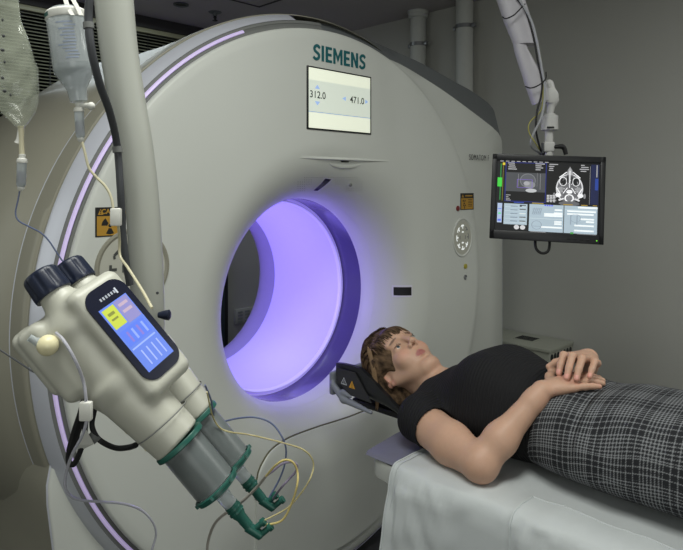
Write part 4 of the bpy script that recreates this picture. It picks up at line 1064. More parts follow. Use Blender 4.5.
MB().box((-.007, -.012, -.005), (.007, .012, .005), .002, frame=lambda x, y, z: at(116, 217, DB-.01)+RT*x+UP*y+FW*z).build('roller_clamp', M['white'], bt_)

# soft bag (uneven collapsed pouch)
DG = .84
bg = empty('infusion_bag', at(18, 128, DG), 'collapsed translucent infusion bag hanging at the far left edge', 'infusion bag')
cl = [(-60, 5, 9), (-30, 4, 12), (-8, 3, 15), (6, 4, 15), (22, 5, 16), (36, 7, 20), (52, 10, 22.5), (70, 12.5, 24), (86, 14, 24), (100, 16, 21.5), (112, 18, 16.5), (121, 19.5, 9.5), (127, 20.5, 4), (129, 21, 2.5)]
ya = np.array([c[0] for c in cl]); G = []
for y in np.linspace(-60, 129, 90):
    cx, wv = np.interp(y, ya, [c[1] for c in cl]), np.interp(y, ya, [c[2] for c in cl]); row = []
    for j in range(56):
        a = 2*math.pi*j/56; thk = np.interp(y, [-60, 10, 60, 110, 129], [.12, .35, .55, .75, 1.0])
        wr_ = 1+.07*math.sin(3*a+.09*y)*np.clip((125-y)/60, 0, 1)+.05*math.sin(7*a+.21*y+2*math.sin(a*2))
        if y > 118: wr_ = 1
        row.append(at(cx+wv*math.cos(a)*(wr_ if abs(math.cos(a)) < .9 else 1), y+.8*math.sin(4*a+y*.13)*(y < 118), DG)+FW*(wv*DG/FPX*thk*math.sin(a)*wr_))
    G.append(row)
b = MB(); b.grid(G, True)
M['bag'] = mat('bag_film', s2l(186, 192, 174), .12, alpha=.34, noise=.06, nscale=30, coat=.8)
b.build('pouch', M['bag'], bg, sharp=180)
b = MB()
for k, (px, py) in enumerate(((1, 20), (2, 36), (1, 50), (3, 62), (1, 78), (3, 91), (9, 95))): b.ball(at(px+1.5, py, DG-.026), (.0013+.0006*(k%3), .0012, .0022), 8, 6)
b.build('printed_scale', M['ink'], bg)
MB().tube([at(21, 126, DG), at(21.5, 140, DG), at(22, 155, DG)], [.0042, .0033, .0036], 14, dense=4).build('bag_port', M['tubec'], bg)
MB().tube([at(20, 130, DG), at(18.5, 140, DG), at(17.5, 143, DG)], [.003, .003, .0045], 10).build('side_port', M['white'], bg)
ax3 = at(20.5, 190, DG)-at(22, 155, DG); ax3 /= np.linalg.norm(ax3)
chamber(22, 160, DG, 24, bg, ax3)
MB().tube([at(*p) for p in [(20, 189, DG), (18, 200, DG), (15.5, 213, DG), (19, 221, DG), (30, 227, DG), (41, 233, DG), (49, 241, DG), (57, 253, .84), (64, 263, .84)]], .0011, 8, dense=8).build('infusion_line', M['tubeb'], bg)

def line_(pts, r, m, lab, cat='tube', dense=8):
    o = MB().tube([at(*p) for p in pts], r, 8, dense=dense).build('infusion_tube', m); return tag(o, lab, cat)
t3 = line_([(56, 333, .672), (64, 341, .650), (75, 360, .648), (83, 380, .66), (86, 400, .66), (86.5, 420, .67), (82, 436, .68), (72, 455, .7), (66, 474, .72), (65.5, 488, .73), (72, 497, .74), (84, 500.5, .76), (104, 502, .8), (124, 504, .85), (141, 510, .9), (152, 521, .92), (156, 534, .93), (152, 550, .93), (147, 575, .93)], .0017, M['tube'], 'thin clear tube looping from the ivory plug down past the violet light strip')
MB().box((-.0065, -.010, -.004), (.0065, .010, .004), .002, frame=lambda x, y, z: at(86, 411, .66)+RT*x+UP*y+FW*z).build('tube_clip', M['white'], t3)
line_([(-30, 332, .8), (0, 350, .8), (10, 356.5, .8), (17, 361, .79), (26, 367, .78), (34, 372, .76), (45, 374, .74)], .0011, M['hose'], 'thin grey line entering from the left edge behind the injector')
line_([(-18, 150, 1.0), (4, 140, 1.0), (11, 128, 1.0), (16, 110, 1.0)], .0006, M['hose'], 'fine dark thread at the far left edge behind the bag') if False else None
tw_ = lambda p: tuple(p)
def inv(P):
    d = P-CAM; dep = d@FW; return (341.5+FPX*(d@RT)/dep, HZ-FPX*d[2]/dep, dep)
aX, aY, aD = inv(tA); bX, bY, bD = inv(tB)
print('T', aX, aY, aD, bX, bY, bD)
line_([(205, 385, .74), (211, 400, .76), (214, 416, .78), (219, 424, .8), (226, 421, .8), (240, 418, .8), (256, 417.5, .8), (271, 423, .8), (281, 435, .79), (286, 449, .79), (284.5, 465, .79), (279, 480, .79), (bX+6, bY-6, bD), (bX+4, bY-2, bD)], .0012, M['tubeb'], 'thin bluish tube curling from the injector to the farther teal connector')
line_([(207, 392, .73), (212, 414, .76), (219, 427, .77), (230, 432, .77), (248, 434.5, .76), (268, 439, .76), (287, 444, .75), (302, 449, .74), (311, 457, .74), (313.5, 467, .74), (309, 481, .73), (298, 497, .73), (286, 509, .73), (aX+9, aY-6, aD), (aX+5, aY-2, aD)], .0010, M['tubey'], 'yellowish tube in a wide loop ending at the nearer teal connector')
line_([(aX+9, aY-3, aD), (281, 521, .72), (291, 505, .72), (297, 486, .72), (297.5, 472, .73), (293, 462.5, .73), (285, 460, .73), (276, 465, .73), (266, 476, .74)], .0013, mat('straw_tube', s2l(188, 172, 112), .3), 'short straw-yellow tube hooked over between the two teal connectors')
line_([(266, 476, .74), (258, 486, .75), (246, 498, .76), (234, 508, .77), (222, 516, .78), (214, 525, .79), (209, 538, .8), (207, 552, .8), (207, 575, .8)], .0018, mat('grey_tube', s2l(150, 146, 138), .3), 'grey patient line running down and out at the bottom edge')
line_([(bX+8, bY-2, bD), (281, 488, .75), (290, 478, .75), (296, 471, .75), (297, 465, .75), (292, 462, .75), (282, 464, .75), (273, 471, .75), (266, 476, .75)], .0014, mat('mauve_tube', s2l(128, 120, 140), .3), 'mauve tinted tube rising from the farther teal connector')
# cables under the injector
cb_ = tag(MB().tube([at(*p) for p in [(88, 395, .76), (85, 404, .77), (80, 420, .78), (74, 436, .79), (69, 452, .8), (69, 462, .8), (74, 464, .8), (80, 452, .8), (84, 438, .8), (86, 420, .8), (90, 402, .79)]], .0036, 8, dense=8).build('power_cable', M['rubber']), 'black cable looped in a hank under the injector', 'cable')
MB().tube([at(*p) for p in [(86, 398, .765), (82, 414, .775), (76, 432, .785), (71, 450, .79)]], .006, 8, dense=6).build('cable_sleeve', M['rubber'], cb_)
cb2 = tag(MB().tube([at(*p) for p in [(96, 400, .8), (94, 412, .8), (92, 425, .8), (96, 436, .8), (104, 443, .8), (116, 448, .79), (128, 447.5, .77), (136, 445, .75)]], .0035, 8, dense=8).build('sensor_cable', M['rubber']), 'black sensor cable with a grey sleeve curving into the injector side', 'cable')
MB().tube([at(90, 433, .8), at(98, 441, .8)], .0055, 10).build('cable_sleeve', M['groove'], cb2)
tg = MB(); tg.slab([at(70, 446, .79), at(86, 430, .785), at(94, 444, .795), at(82, 450, .8)], FW*.0008)
tag(tg.build('paper_tag', M['white'], None, False), 'small pale paper tag hanging on the black cables', 'tag')

# ================================================================== PATIENT
pe = empty('person', (0, -1.0, TZ), 'woman in black top and checked skirt lying on her back on the scanner table', 'person')
M['skin'] = mat('skin', s2l(205, 164, 142), .5, attr=True, noise=.05, nscale=90, bump=.12, bscale=350, sss=.12)
V3 = lambda *a: np.array(a, float)
HC = V3(-.002, -.330, .853)
hu = V3(0, .92, .39); hu /= np.linalg.norm(hu); hf = np.cross(V3(1, 0, 0), hu); hf = hf if hf[2] > 0 else -hf; hx_ = V3(1, 0, 0)
yt = math.radians(17); hx_, hf = hx_*math.cos(yt)+hf*math.sin(yt), hf*math.cos(yt)-hx_*math.sin(yt)
HS = 1.07
RH = np.array([hx_, hu, hf])
Hd = lambda x, u_, w_: HC+(hx_*x+hu*u_+hf*w_)*HS

Sb = SDF((-.345, -1.075, .675), (.345, -.20, 1.035), .0027)
# --- head
Sb.ell(Hd(0, .022, -.012), (0.07918, 0.10486, 0.09844), RH, k=.01)
Sb.ell(Hd(0, -.025, .030), (0.06420, 0.08560, 0.06848), RH, k=.02)
Sb.ell(Hd(0, -.060, .045), (0.04708, 0.05136, 0.04494), RH, k=.02)
Sb.ell(Hd(0, -.101, .078), (0.02461, 0.02033, 0.02247), RH, k=.018)
for s in (-1, 1):
    Sb.cone(Hd(s*.058, -.040, -.002), Hd(s*.017, -.100, .066), 0.01926, 0.02033, k=.02)
    Sb.ell(Hd(s*.036, -.030, .062), (0.02568, 0.02782, 0.02354), RH, k=.018)
    Sb.cone(Hd(s*.012, .030, .088), Hd(s*.045, .028, .072), 0.01070, 0.01070, k=.012)
Sb.ell(Hd(0, .055, .060), (0.05564, 0.04280, 0.03638), RH, k=.02)
for s in (-1, 1):
    Sb.ell(Hd(s*.031, .001, .098), (0.01819, 0.01284, 0.01712), RH, k=.012, mode='sub')
    Sb.ell(Hd(s*.031, .001, .0735), (0.01659, 0.01338, 0.01445), RH, k=.006)
    Sb.ell(Hd(s*.0305, -.0005, .0885), (0.01350, 0.00680, 0.00520), RH, k=.002, mode='sub')
Sb.cone(Hd(0, .022, .090), Hd(0, -.020, .110), 0.00803, 0.00942, k=.012)
Sb.ell(Hd(0, -.022, .110), (0.01017, 0.00942, 0.00942), RH, k=.006)
for s in (-1, 1):
    Sb.ell(Hd(s*.0115, -.027, .098), (0.00696, 0.00803, 0.00963), RH, k=.006)
    Sb.ell(Hd(s*.0055, -.0335, .104), (0.00300, 0.00235, 0.00428), RH, k=.002, mode='sub')
Sb.cone(Hd(-.016, -.0565, .083), Hd(0, -.0535, .0915), 0.00514, 0.00599, k=.005); Sb.cone(Hd(.016, -.0565, .083), Hd(0, -.0535, .0915), 0.00514, 0.00599, k=.005)
Sb.cone(Hd(-.014, -.0655, .0825), Hd(.014, -.0655, .0825), 0.00588, 0.00588, k=.005); Sb.ell(Hd(0, -.0665, .088), (0.01284, 0.00588, 0.00588), RH, k=.005)
Sb.cone(Hd(-.021, -.0605, .084), Hd(.021, -.0605, .084), 0.00128, 0.00128, k=.003, mode='sub'); Sb.cone(Hd(-.014, -.060, .0945), Hd(.014, -.060, .0945), 0.00171, 0.00171, k=.003, mode='sub')
Sb.ell(Hd(0, -.077, .090), (0.01498, 0.00428, 0.00642), RH, k=.008, mode='sub')
for s in (-1, 1):   # ears
    er = np.array([[1, 0, s*.35], [0, 1, .2], [-s*.35, -.2, 1]]); er = er/np.linalg.norm(er, axis=1)[:, None]; er = er@RH
    Sb.ell(Hd(s*.0745, -.012, -.020), (.0085, .028, .0165), er, k=.006)
    Sb.ell(Hd(s*.0845, -.008, -.018), (.0070, .019, .0100), er, k=.003, mode='sub')
    Sb.cone(Hd(s*.079, -.002, -.012), Hd(s*.079, -.019, -.013), .0032, .0042, k=.003)
    Sb.ell(Hd(s*.0755, -.036, -.010), (.006, .009, .008), er, k=.005)
# --- neck, chest core, shoulders
Sb.cone(Hd(0, -.045, -.022), V3(0, -.515, .795), .050, .058, k=.022)
Sb.cone(Hd(0, -.080, .018), V3(0, -.525, .825), .030, .034, k=.03)
Sb.ell(Hd(0, -.100, .034), (.030, .020, .026), RH, k=.03)
for s in (-1, 1):
    Sb.cone(V3(s*.03, -.50, .79), V3(s*.155, -.535, .775), .045, .052, k=.03)
    Sb.cone(V3(s*.02, -.525, .840), V3(s*.10, -.53, .822), .010, .010, k=.02)
Sb.ell(V3(0, -.66, .80), (.150, .20, .09), None, k=.04)
# --- arms
SR, ER, WR = V3(-.185, -.545, .772), V3(-.262, -.792, .746), V3(-.118, -.888, .918)
SL, EL, WL = V3(.185, -.545, .772), V3(.272, -.80, .765), V3(.098, -.915, .966)
for Sh, El, Wr in ((SR, ER, WR), (SL, EL, WL)):
    md = Sh*.45+El*.55+V3(0, 0, -.004)
    Sb.cone(Sh, md, .056, .0545, k=.02); Sb.cone(md, El, .0545, .0435, k=.02)
    Sb.ell(El+V3(0, -.002, -.002), (.038, .040, .040), None, k=.02)
    fm = El*.68+Wr*.32
    Sb.cone(El, fm, .0390, .0375, k=.02); Sb.cone(fm, El*.12+Wr*.88, .0375, .0275, k=.03); Sb.cone(El*.15+Wr*.85, Wr, .0275, .0245, k=.015)
# --- hands
HSH = V3(0, .016, -.002)
def hand(W, mcps, fingers, thumb, nrm, pk=.010):
    W = W+HSH*.5; mcps = [m_+HSH for m_ in mcps]; fingers = [([p_+HSH for p_ in f_], r_) for f_, r_ in fingers]; thumb = [(p_+HSH*.7, r_) for p_, r_ in thumb]
    c = sum(mcps)/len(mcps)
    for m_ in mcps: Sb.cone(W+(m_-c)*.35, m_, .0155, .0115, k=pk)
    Sb.ell(W*.45+c*.55, (.027, .027, .0165), None, k=.012)
    for f_, r_ in fingers:
        for i in range(len(f_)-1): Sb.cone(f_[i], f_[i+1], r_[i], r_[i+1], k=.0035)
        Sb.ell(f_[1], (r_[1]*1.08,)*3, None, k=.003)
    for i in range(len(thumb)-1): Sb.cone(thumb[i][0], thumb[i+1][0], thumb[i][1], thumb[i+1][1], k=.007)
V_ = V3
mR = [V_(-.030, -.945, .945), V_(-.046, -.958, .946), V_(-.062, -.966, .941), V_(-.080, -.970, .933)]
hand(WR, mR, [([mR[0], V_(.004, -.962, .944), V_(.022, -.975, .940), V_(.038, -.985, .935)], (.0105, .0095, .0085, .0075)),
              ([mR[1], V_(-.016, -.978, .946), V_(.002, -.992, .942), V_(.016, -1.002, .937)], (.0108, .0098, .0088, .0078)),
              ([mR[2], V_(-.038, -.988, .944), V_(-.022, -1.002, .941), V_(-.008, -1.012, .937)], (.0105, .0095, .0085, .0075)),
              ([mR[3], V_(-.066, -.992, .938), V_(-.054, -1.007, .939), V_(-.042, -1.018, .938)], (.0098, .0088, .0078, .0068))],
     [(V_(-.088, -.902, .926), .014), (V_(-.055, -.886, .938), .0115), (V_(-.028, -.880, .943), .0095), (V_(-.006, -.876, .945), .008)], None)
mL = [V_(.016, -.914, .984), V_(.013, -.938, .988), V_(.016, -.962, .985), V_(.024, -.984, .977)]
FL = [([mL[0], V_(-.030, -.918, .996), V_(-.058, -.923, .978), V_(-.072, -.925, .959)], (.0110, .0100, .0090, .0080)),
      ([mL[1], V_(-.036, -.944, 1.000), V_(-.068, -.950, .976), V_(-.084, -.952, .955)], (.0112, .0102, .0092, .0080)),
      ([mL[2], V_(-.030, -.968, .997), V_(-.062, -.973, .976), V_(-.078, -.975, .956)], (.0110, .0100, .0090, .0078)),
      ([mL[3], V_(-.012, -.993, .990), V_(-.040, -.998, .977), V_(-.056, -.999, .962)], (.0100, .0090, .0080, .0070))]
hand(WL, mL, FL, [(V_(.075, -.902, .966), .014), (V_(.035, -.884, .965), .0115), (V_(.000, -.876, .962), .0098), (V_(-.032, -.872, .957), .008)], None)
V, Q = Sb.net()
# tint: lips, nails, brows, blush
base = np.array(s2l(194, 156, 133)); T_ = np.tile(base, (len(V), 1))
def blend(mask, c): 
    global T_
    c = np.array(s2l(*c)); mask = np.clip(mask, 0, 1)[:, None]; T_ = T_*(1-mask)+c*mask
L_ = (V-HC)@RH.T/HS
q = ((L_[:, 0])/.021)**2+((L_[:, 1]+.0605)/(.0105))**2; blend((1.05-q)*2.5*(L_[:, 2] > .075)*.8, (164, 104, 98))
for s in (-1, 1):
    q = np.maximum(np.abs(L_[:, 0]-s*.033)/.017, 0)**2+((L_[:, 1]-.0255+.10*(np.abs(L_[:, 0])-.033)**1)/.0038)**2; blend((1.1-q)*1.3*(L_[:, 2] > .06), (112, 82, 66))
    q = ((L_[:, 0]-s*.04)/.024)**2+((L_[:, 1]+.03)/.024)**2; blend((1-q)*.35*(L_[:, 2] > .04), (212, 146, 128))
    q = ((L_[:, 0]-s*.031)/.0165)**2+((L_[:, 1]-.0066)/.0022)**2; blend((1-q)*1.5*(L_[:, 2] > .07), (96, 70, 60))
blend((L_[:, 1]-.052)/.008*(L_[:, 1] > .052), (70, 54, 42))
ear = (np.abs(L_[:, 0]) > .074)*(np.abs(L_[:, 2]+.02) < .03); blend(ear*.4, (208, 140, 124))
for f_, r_ in FL+[([None, None, V_(-.050, -1.010, .941), V_(-.036, -1.022, .941)], None)]:
    tip, prv = f_[-1]+HSH, f_[-2]+HSH; d = (tip-prv)/np.linalg.norm(tip-prv)
    dist = np.linalg.norm(V-tip, axis=1); blend((1-dist/.02)*.55, (206, 136, 122))
    up = V_(-.55, -.1, .6); up = up-d*(up@d); up /= np.linalg.norm(up); nc = tip+up*.0065-d*.001
    r = V-nc; rd = np.abs(r@np.cross(d, up)); rl = np.abs(r@d); ru = r@up; blend(((rd < .0052)*(rl < .0065)*(ru > -.001))*.85, (222, 160, 148))
for s_, c_ in ((WR, 0), (ER, 0)): blend((1-np.linalg.norm(V-s_-V_(0, -.02, -.03), axis=1)/.05)*.25, (206, 140, 120))
bl2 = np.zeros(len(V)); bl2 += np.linalg.norm(V-V_(-.235, -.60, .79), axis=1) < .003; bl2 += np.linalg.norm(V-V_(-.238, -.635, .80), axis=1) < .0035; blend(bl2*.6, (176, 110, 92))
# lower legs and feet (coarser, hidden under the skirt above the calf)
Sl = SDF((-.24, -2.32, .67), (.24, -1.25, .95), .008)
for s in (-1, 1):
    kx, ax_l = s*.095, s*.085
    Sl.cone(V_(kx, -1.30, .80), V_(kx, -1.58, .795), .085, .060, k=.02); Sl.cone(V_(kx, -1.58, .79), V_(ax_l, -1.72, .765), .056, .058, k=.03); Sl.cone(V_(ax_l, -1.72, .765), V_(ax_l, -2.02, .745), .056, .036, k=.02)
    Sl.ell(V_(ax_l, -2.05, .728), (.034, .036, .036), None, k=.02); Sl.cone(V_(ax_l, -2.06, .745), V_(ax_l+s*.02, -2.10, .86), .036, .030, k=.025); Sl.cone(V_(ax_l+s*.02, -2.10, .86), V_(ax_l+s*.028, -2.115, .915), .032, .020, k=.02)
Vl, Ql = Sl.net(); Tl = np.tile(base, (len(Vl), 1))
Va = np.vstack([V, Vl]); Qa = np.vstack([Q, Ql+len(V)]); Ta = np.vstack([T_, Tl]); Ta = np.hstack([Ta, np.ones((len(Ta), 1))])
body = link('body', npmesh(Va, Qa, Ta), M['skin'], pe)
# eyes: white, iris, pupil, lashes
for s in (-1, 1):
    ec = Hd(s*.031, .0005, .0745); ey = MB().ball(ec, .0126, 24, 16).build('eye', mat('eye_white', s2l(214, 208, 204), .15, coat=.5), body)
    gd = hf*.93+hu*(.12)+hx_*(-.05); gd /= np.linalg.norm(gd)
    MB().lathe(ec+gd*.0106, gd, [(0, .0062), (.0016, .0052), (.0022, .003)], 24).build('iris', mat('iris_grey', s2l(84, 92, 96), .2), ey)
    MB().lathe(ec+gd*.0128, gd, [(0, .0026), (.0003, .002)], 16).build('pupil', M['rubber'], ey)
    b = MB()
    for k in range(13):
        t = -1+2*k/12; p0 = Hd(s*.031+t*.0125, .0060-.004*t*t, .0875-.003*t*t); b.tube([p0, p0+hf*.003+hu*.001, p0+hf*.0055+hu*.0045+hx_*t*.001], [.0005, .0004, .0001], 4)
    b.build('eyelashes', M['rubber'], ey)

# --- hair
M['hair'] = mat('hair', s2l(108, 84, 62), .75, noise=.0, bump=0, spec=.2)
nt = M['hair'].node_tree; bs = nt.nodes['Principled BSDF']
tc = nt.nodes.new('ShaderNodeTexCoord'); mp = nt.nodes.new('ShaderNodeMapping'); mp.inputs['Scale'].default_value = (140, 18, 60); mp.inputs['Rotation'].default_value = (.35, 0, 0)
nz = nt.nodes.new('ShaderNodeTexNoise'); nz.inputs['Scale'].default_value = 1.0; nz.inputs['Detail'].default_value = 5
cr = nt.nodes.new('ShaderNodeValToRGB'); cr.color_ramp.elements[0].position = .3; cr.color_ramp.elements[0].color = (*s2l(42, 32, 26), 1); cr.color_ramp.elements[1].position = .72; cr.color_ramp.elements[1].color = (*s2l(120, 97, 74), 1)
bp = nt.nodes.new('ShaderNodeBump'); bp.inputs['Strength'].default_value = .6; bp.inputs['Distance'].default_value = .004
nt.links.new(tc.outputs['Object'], mp.inputs['Vector']); nt.links.new(mp.outputs['Vector'], nz.inputs['Vector']); nt.links.new(nz.outputs['Fac'], cr.inputs['Fac'])
nt.links.new(cr.outputs['Color'], bs.inputs['Base Color']); nt.links.new(nz.outputs['Fac'], bp.inputs['Height']); nt.links.new(bp.outputs['Normal'], bs.inputs['Normal'])
Sh_ = SDF((-.13, -.44, .70), (.13, -.15, 1.02), .0035)
Sh_.ell(Hd(0, .028, -.014), (.0890, .1190, .112), RH, k=.01)
Sh_.ell(Hd(0, -.035, -.070), (.083, .086, .053), RH, k=.03)
Sh_.ell(Hd(0, -.080, .088), (.094, .122, .078), RH, k=.008, mode='sub')
Sh_.ell(Hd(0, .018, .100), (.058, .028, .045), RH, k=.008, mode='sub')
for s in (-1, 1): Sh_.ell(Hd(s*.088, -.028, .002), (.028, .038, .036), RH, k=.010, mode='sub')
for s in (-1, 1): Sh_.cone(Hd(s*.080, .045, .020), Hd(s*.080, .0, -.045), .012, .016, k=.012); Sh_.cone(Hd(s*.080, .0, -.045), Hd(s*.070, -.05, -.075), .016, .016, k=.012)
hair = link('hair', Sh_.mesh(), M['hair'], pe)
r_ = np.random.default_rng(4)
def strand(b, pts, r): b.tube(pts, [r, r, r*.8, r*.3], 5, dense=5)
b = MB()
for k in range(150):      # fringe over the forehead
    x = r_.uniform(-.066, .066); e = r_.uniform(-.006, .006); dn = r_.uniform(.016, .038)+.01*abs(x)/.06
    def sk(x_, u_): return math.sqrt(max(.02, 1-(x_/.083)**2-((u_-.028)/.110)**2))*.102-.016
    x1 = x*1.08+e
    pts = [Hd(x*.75, .112, max(.0, sk(x*.75, .112))+.0), Hd(x*.95, .09, sk(x*.95, .09)+.003), Hd(x1, .066, max(sk(x1, .066), .094-9*x1*x1)+.002), Hd(x1+e, dn, .0985-9.5*x1*x1)]
    strand(b, pts, r_.uniform(.0012, .0021))
b.build('fringe', M['hair'], hair)
b = MB()
for k in range(240):      # strands combed down both sides, behind the ears
    s = -1 if k % 3 else 1; t = r_.uniform(0, 1); w0 = .055-.10*t
    u0 = .085-.02*t; j = r_.uniform(-.005, .005)
    pts = [Hd(s*(.045+.0*t), .108-.02*abs(t-.4), w0*.6+.005), Hd(s*(.073+.004*t), .07, w0*.75-.004+j), Hd(s*(.083+.002), .022, w0*.55-.022+j), Hd(s*(.078+r_.uniform(0, .008)), -.03+r_.uniform(-.01, .02), w0*.4-.055+j)]
    strand(b, pts, r_.uniform(.0010, .0020))
b.build('side_strands', M['hair'], hair)['kind'] = 'stuff'
b = MB()
for k in range(170):
    a0_ = r_.uniform(-1.35, 1.35); j = r_.normal(0, .002)
    pts = []
    for t in np.linspace(0, 1, 5):
        th = .85+t*1.6                      # from the fringe root over the crown to the back
        x_ = .0895*math.sin(a0_)*math.sin(min(th, 1.57)*1.0)*(.9+.1*t); rr = math.cos(a0_)
        pts.append(Hd(x_, .028+.1165*max(.15, rr)**.6*math.sin(th)+j, -.014+.1115*max(.2, rr)**.6*math.cos(th)))
    b.tube(pts, [.0006, .0016, .0016, .0014, .0004], 5, dense=4)
b.build('crown_strands', M['hair'], hair)['kind'] = 'stuff'
b = MB()
for k in range(34):       # loose lock falling past the ear over the holder
    j, i_ = r_.normal(0, .0045), r_.normal(0, .0045)
    pts = [Hd(-.074, .080+j, .040+i_), Hd(-.090, .040+j, .006+i_), Hd(-.101+i_*.3, .012+j, -.036+i_*.8), Hd(-.106+i_*.3, -.004+j*.8, -.075+j*.4), Hd(-.112+abs(i_)*.3, -.012+j*.6, -.108+r_.uniform(-.012, .006))]
    b.tube(pts, [.0014, .0014, .0012, .0008, .0003], 5, dense=5)
b.build('loose_lock', mat('blond_hair', s2l(140, 114, 86), .4, noise=.3, nscale=120), hair)

# --- shirt
M['shirt'] = mat('black_rib_knit', s2l(30, 30, 32), .85, noise=.05, spec=.25)
nt = M['shirt'].node_tree; bs = nt.nodes['Principled BSDF']
tc = nt.nodes.new('ShaderNodeTexCoord'); wv = nt.nodes.new('ShaderNodeTexWave'); wv.bands_direction = 'Y'; wv.inputs['Scale'].default_value = 34; wv.inputs['Distortion'].default_value = .4; wv.inputs['Detail'].default_value = 1
bp = nt.nodes.new('ShaderNodeBump'); bp.inputs['Strength'].default_value = .55; bp.inputs['Distance'].default_value = .003
nt.links.new(tc.outputs['Object'], wv.inputs['Vector']); nt.links.new(wv.outputs['Fac'], bp.inputs['Height']); nt.links.new(bp.outputs['Normal'], bs.inputs['Normal'])
St = SDF((-.30, -1.02, .675), (.30, -.42, 1.02), .0045)
St.ell(V_(0, -.655, .795), (.168, .215, .105), None, k=.03)
St.cone(V_(0, -.62, .80), V_(0, -.95, .795), .10, .105, k=.05)
St.ell(V_(0, -.80, .80), (.168, .22, .108), None, k=.04)
for s in (-1, 1):
    St.ell(V_(s*.072, -.692, .871), (.088, .100, .094), None, k=.05)
    St.cone(V_(s*.045, -.505, .795), V_(s*.165, -.535, .775), .055, .062, k=.03)
    Sh, El = (SR, ER) if s < 0 else (SL, EL); d = (El-Sh)/np.linalg.norm(El-Sh)
    St.cyl(Sh-d*.02, Sh+d*.066+V_(0, 0, .0), .0630, .0620, .006, k=.025)
    St.ell(Sh+V_(-s*.004, .004, .002), (.064, .062, .062), None, k=.02)
St.ell(V_(0, -.695, .880), (.10, .11, .080), None, k=.04)
St.ell(V_(0, -.770, .870), (.125, .105, .076), None, k=.05)
St.ell(V_(0, -.870, .822), (.150, .10, .084), None, k=.04)
# neck opening and open sleeve ends
St.ell(V_(0, -.462, .842), (.066, .068, .078), None, k=.012, mode='sub')
for s in (-1, 1):
    Sh, El = (SR, ER) if s < 0 else (SL, EL); d = (El-Sh)/np.linalg.norm(El-Sh)
    St.cyl(Sh+d*.056, Sh+d*.10, .0585, .0585, .002, k=.003, mode='sub')
St.box(V_(0, -.8, .60), (.5, .5, .0985), None, .001, k=.01, mode='sub')
shirt = link('shirt', St.mesh(), M['shirt'], pe)
nk = []
for a in np.linspace(0, 2*math.pi, 40): pass

# --- skirt (glen check)
M['skirt'] = mat('checked_wool', s2l(90, 90, 92), .85, noise=0, spec=.2)
nt = M['skirt'].node_tree; bs = nt.nodes['Principled BSDF']; N = nt.nodes.new; Lk = nt.links.new
uv = N('ShaderNodeUVMap'); uv.uv_map = 'UVMap'; sp_ = N('ShaderNodeSeparateXYZ'); Lk(uv.outputs['UV'], sp_.inputs[0])
def mth(op, a, b_=None, c=None):
    n = N('ShaderNodeMath'); n.operation = op
    for i, x in enumerate((a, b_, c)):
        if x is None: continue
        if isinstance(x, (int, float)): n.inputs[i].default_value = x
        else: Lk(x, n.inputs[i])
    return n.outputs[0]
def stripe(x, per, duty=.5, off=0): return mth('LESS_THAN', mth('FRACT', mth('ADD', mth('DIVIDE', x, per), off)), duty)
U_, W_2 = sp_.outputs[0], sp_.outputs[1]
ZU, ZW = stripe(U_, .090, .48), stripe(W_2, .084, .5, .2)          # broad check zones
def thread(x, z): # zone: paired light lines / else fine lines
    return mth('ADD', mth('MULTIPLY', z, stripe(x, .0078, .42)), mth('MULTIPLY', mth('SUBTRACT', 1, z), stripe(x, .0150, .20)))
tu, tw2 = thread(U_, ZU), thread(W_2, ZW)
tw_i = stripe(mth('ADD', U_, W_2), .0052, .5)
wmix = mth('ADD', mth('MULTIPLY', tu, mth('MULTIPLY_ADD', tw_i, .5, .25)), mth('MULTIPLY', tw2, mth('SUBTRACT', .75, mth('MULTIPLY', tw_i, .5))))
dk = mth('MULTIPLY', stripe(U_, .090, .03, .25), .7); dk2 = mth('MULTIPLY', stripe(W_2, .084, .03, .45), .7)
val = mth('MULTIPLY', wmix, mth('MULTIPLY', mth('SUBTRACT', 1, dk), mth('SUBTRACT', 1, dk2)))
cr = N('ShaderNodeValToRGB'); cr.color_ramp.elements[0].color = (*s2l(40, 41, 44), 1); cr.color_ramp.elements[1].color = (*s2l(132, 134, 137), 1)
Lk(val, cr.inputs['Fac']); Lk(cr.outputs['Color'], bs.inputs['Base Color'])
ysk = np.array([-.858, -.872, -.90, -.94, -.98, -1.04, -1.10, -1.16, -1.25, -1.35, -1.5, -1.62, -1.66])
hwk = np.array([.158, .168, .178, .190, .197, .203, .206, .206, .202, .196, .185, .176, .174])
tpk = np.array([.908, .920, .927, .929, .928, .930, .936, .942, .938, .925, .905, .880, .872])
btk = np.array([.706, .705, .704, .704, .704, .704, .704, .704, .704, .704, .704, .705, .706])
def interp(t, arr): return catmull(np.array([[y, a, 0] for y, a in zip(ysk, arr)]), 8)
YS = catmull(np.stack([ysk, hwk, tpk], 1), 7); YB_ = catmull(np.stack([ysk, btk, btk], 1), 7)
rows = []; NJ = 96; uvs = []
r_ = np.random.default_rng(11)
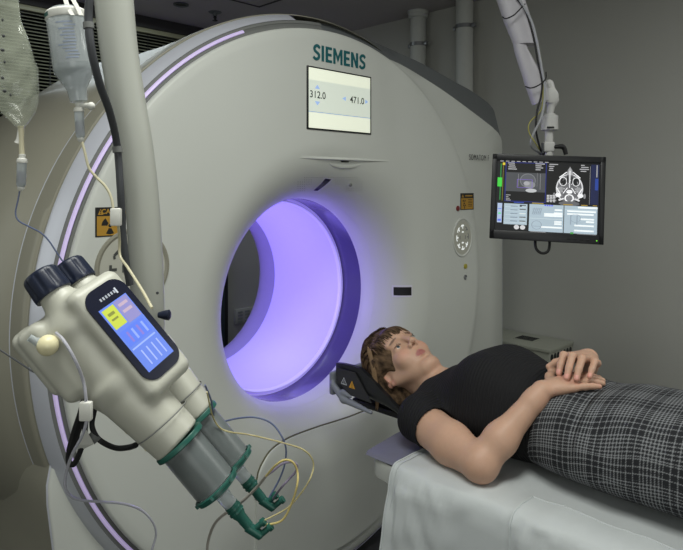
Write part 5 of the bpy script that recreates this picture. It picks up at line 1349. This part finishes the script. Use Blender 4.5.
for i, (y, hw_, tp_) in enumerate(YS):
    bt2 = YB_[i][1]; row = []; uu = []
    zc2 = bt2+(tp_-bt2)*.44; acc = 0; prv = None
    for j in range(NJ+1):
        a = -math.pi/2+2*math.pi*j/NJ; ca, sa = math.cos(a), math.sin(a); q = 2.35
        x = hw_*np.sign(ca)*abs(ca)**(2/q); rz = (tp_-zc2) if sa > 0 else (zc2-bt2); z = zc2+rz*np.sign(sa)*abs(sa)**(2/(2.2 if sa > 0 else 2.9))
        slope = .055*(z-.70)/.23          # the waist lies tilted: lower at the back
        yy = y+(-.018*(z-.70)/.23 if y > -1.0 else 0)
        fold = .0035*math.sin(yy*38+a*3+1.5*math.sin(a*2))*min(1, max(0, (-.90-y)/.1))*(sa > -.3)+.004*math.sin(a*5+y*9)*min(1, max(0, (-1.0-y)/.2))*(sa > -.2)
        p = (x*(1+fold*2), yy, z+fold*(sa > -.2)); row.append(p)
        if prv is not None: acc += math.dist((prv[0], prv[2]), (p[0], p[2]))
        prv = p; uu.append(acc)
    rows.append(row); uvs.append(uu)
me_v = [p for r in rows for p in r]; n_ = NJ+1
fc = [(i*n_+j, i*n_+j+1, (i+1)*n_+j+1, (i+1)*n_+j) for i in range(len(rows)-1) for j in range(NJ)]
me = pyd(me_v, fc); ul = me.uv_layers.new(name='UVMap')
mid_ = len(rows)//3
UVv = [(uvs[mid_][j]*.8+uvs[i][j]*.2+.02*math.sin(0)+rows[i][0][1]*-.10, -rows[i][j][1]+.0) for i in range(len(rows)) for j in range(n_)]
for lp in me.loops: ul.data[lp.index].uv = UVv[lp.vertex_index]
bm = bmesh.new(); bm.from_mesh(me); bmesh.ops.recalc_face_normals(bm, faces=bm.faces[:]); bm.to_mesh(me); bm.free()
sk_ = link('skirt', me, M['skirt'], pe)
MB().grid([[rows[-1][j] for j in range(n_)], [(p[0]*.97, p[1]+.004, .7+(p[2]-.7)*.97) for p in rows[-1]], [(p[0]*.95, p[1]+.10, .7+(p[2]-.7)*.96) for p in rows[-1]]]).build('skirt_lining', M['rubber'], pe)
# back darts / side seam
MB().tube([(-r[int(NJ*.0)][0]*0+rows[i][int(NJ*.86)][0]*1.001, rows[i][int(NJ*.86)][1], rows[i][int(NJ*.86)][2]) for i, r in enumerate(rows) if i % 2 == 0], .0008, 4).build('side_seam', M['rubber'], sk_)
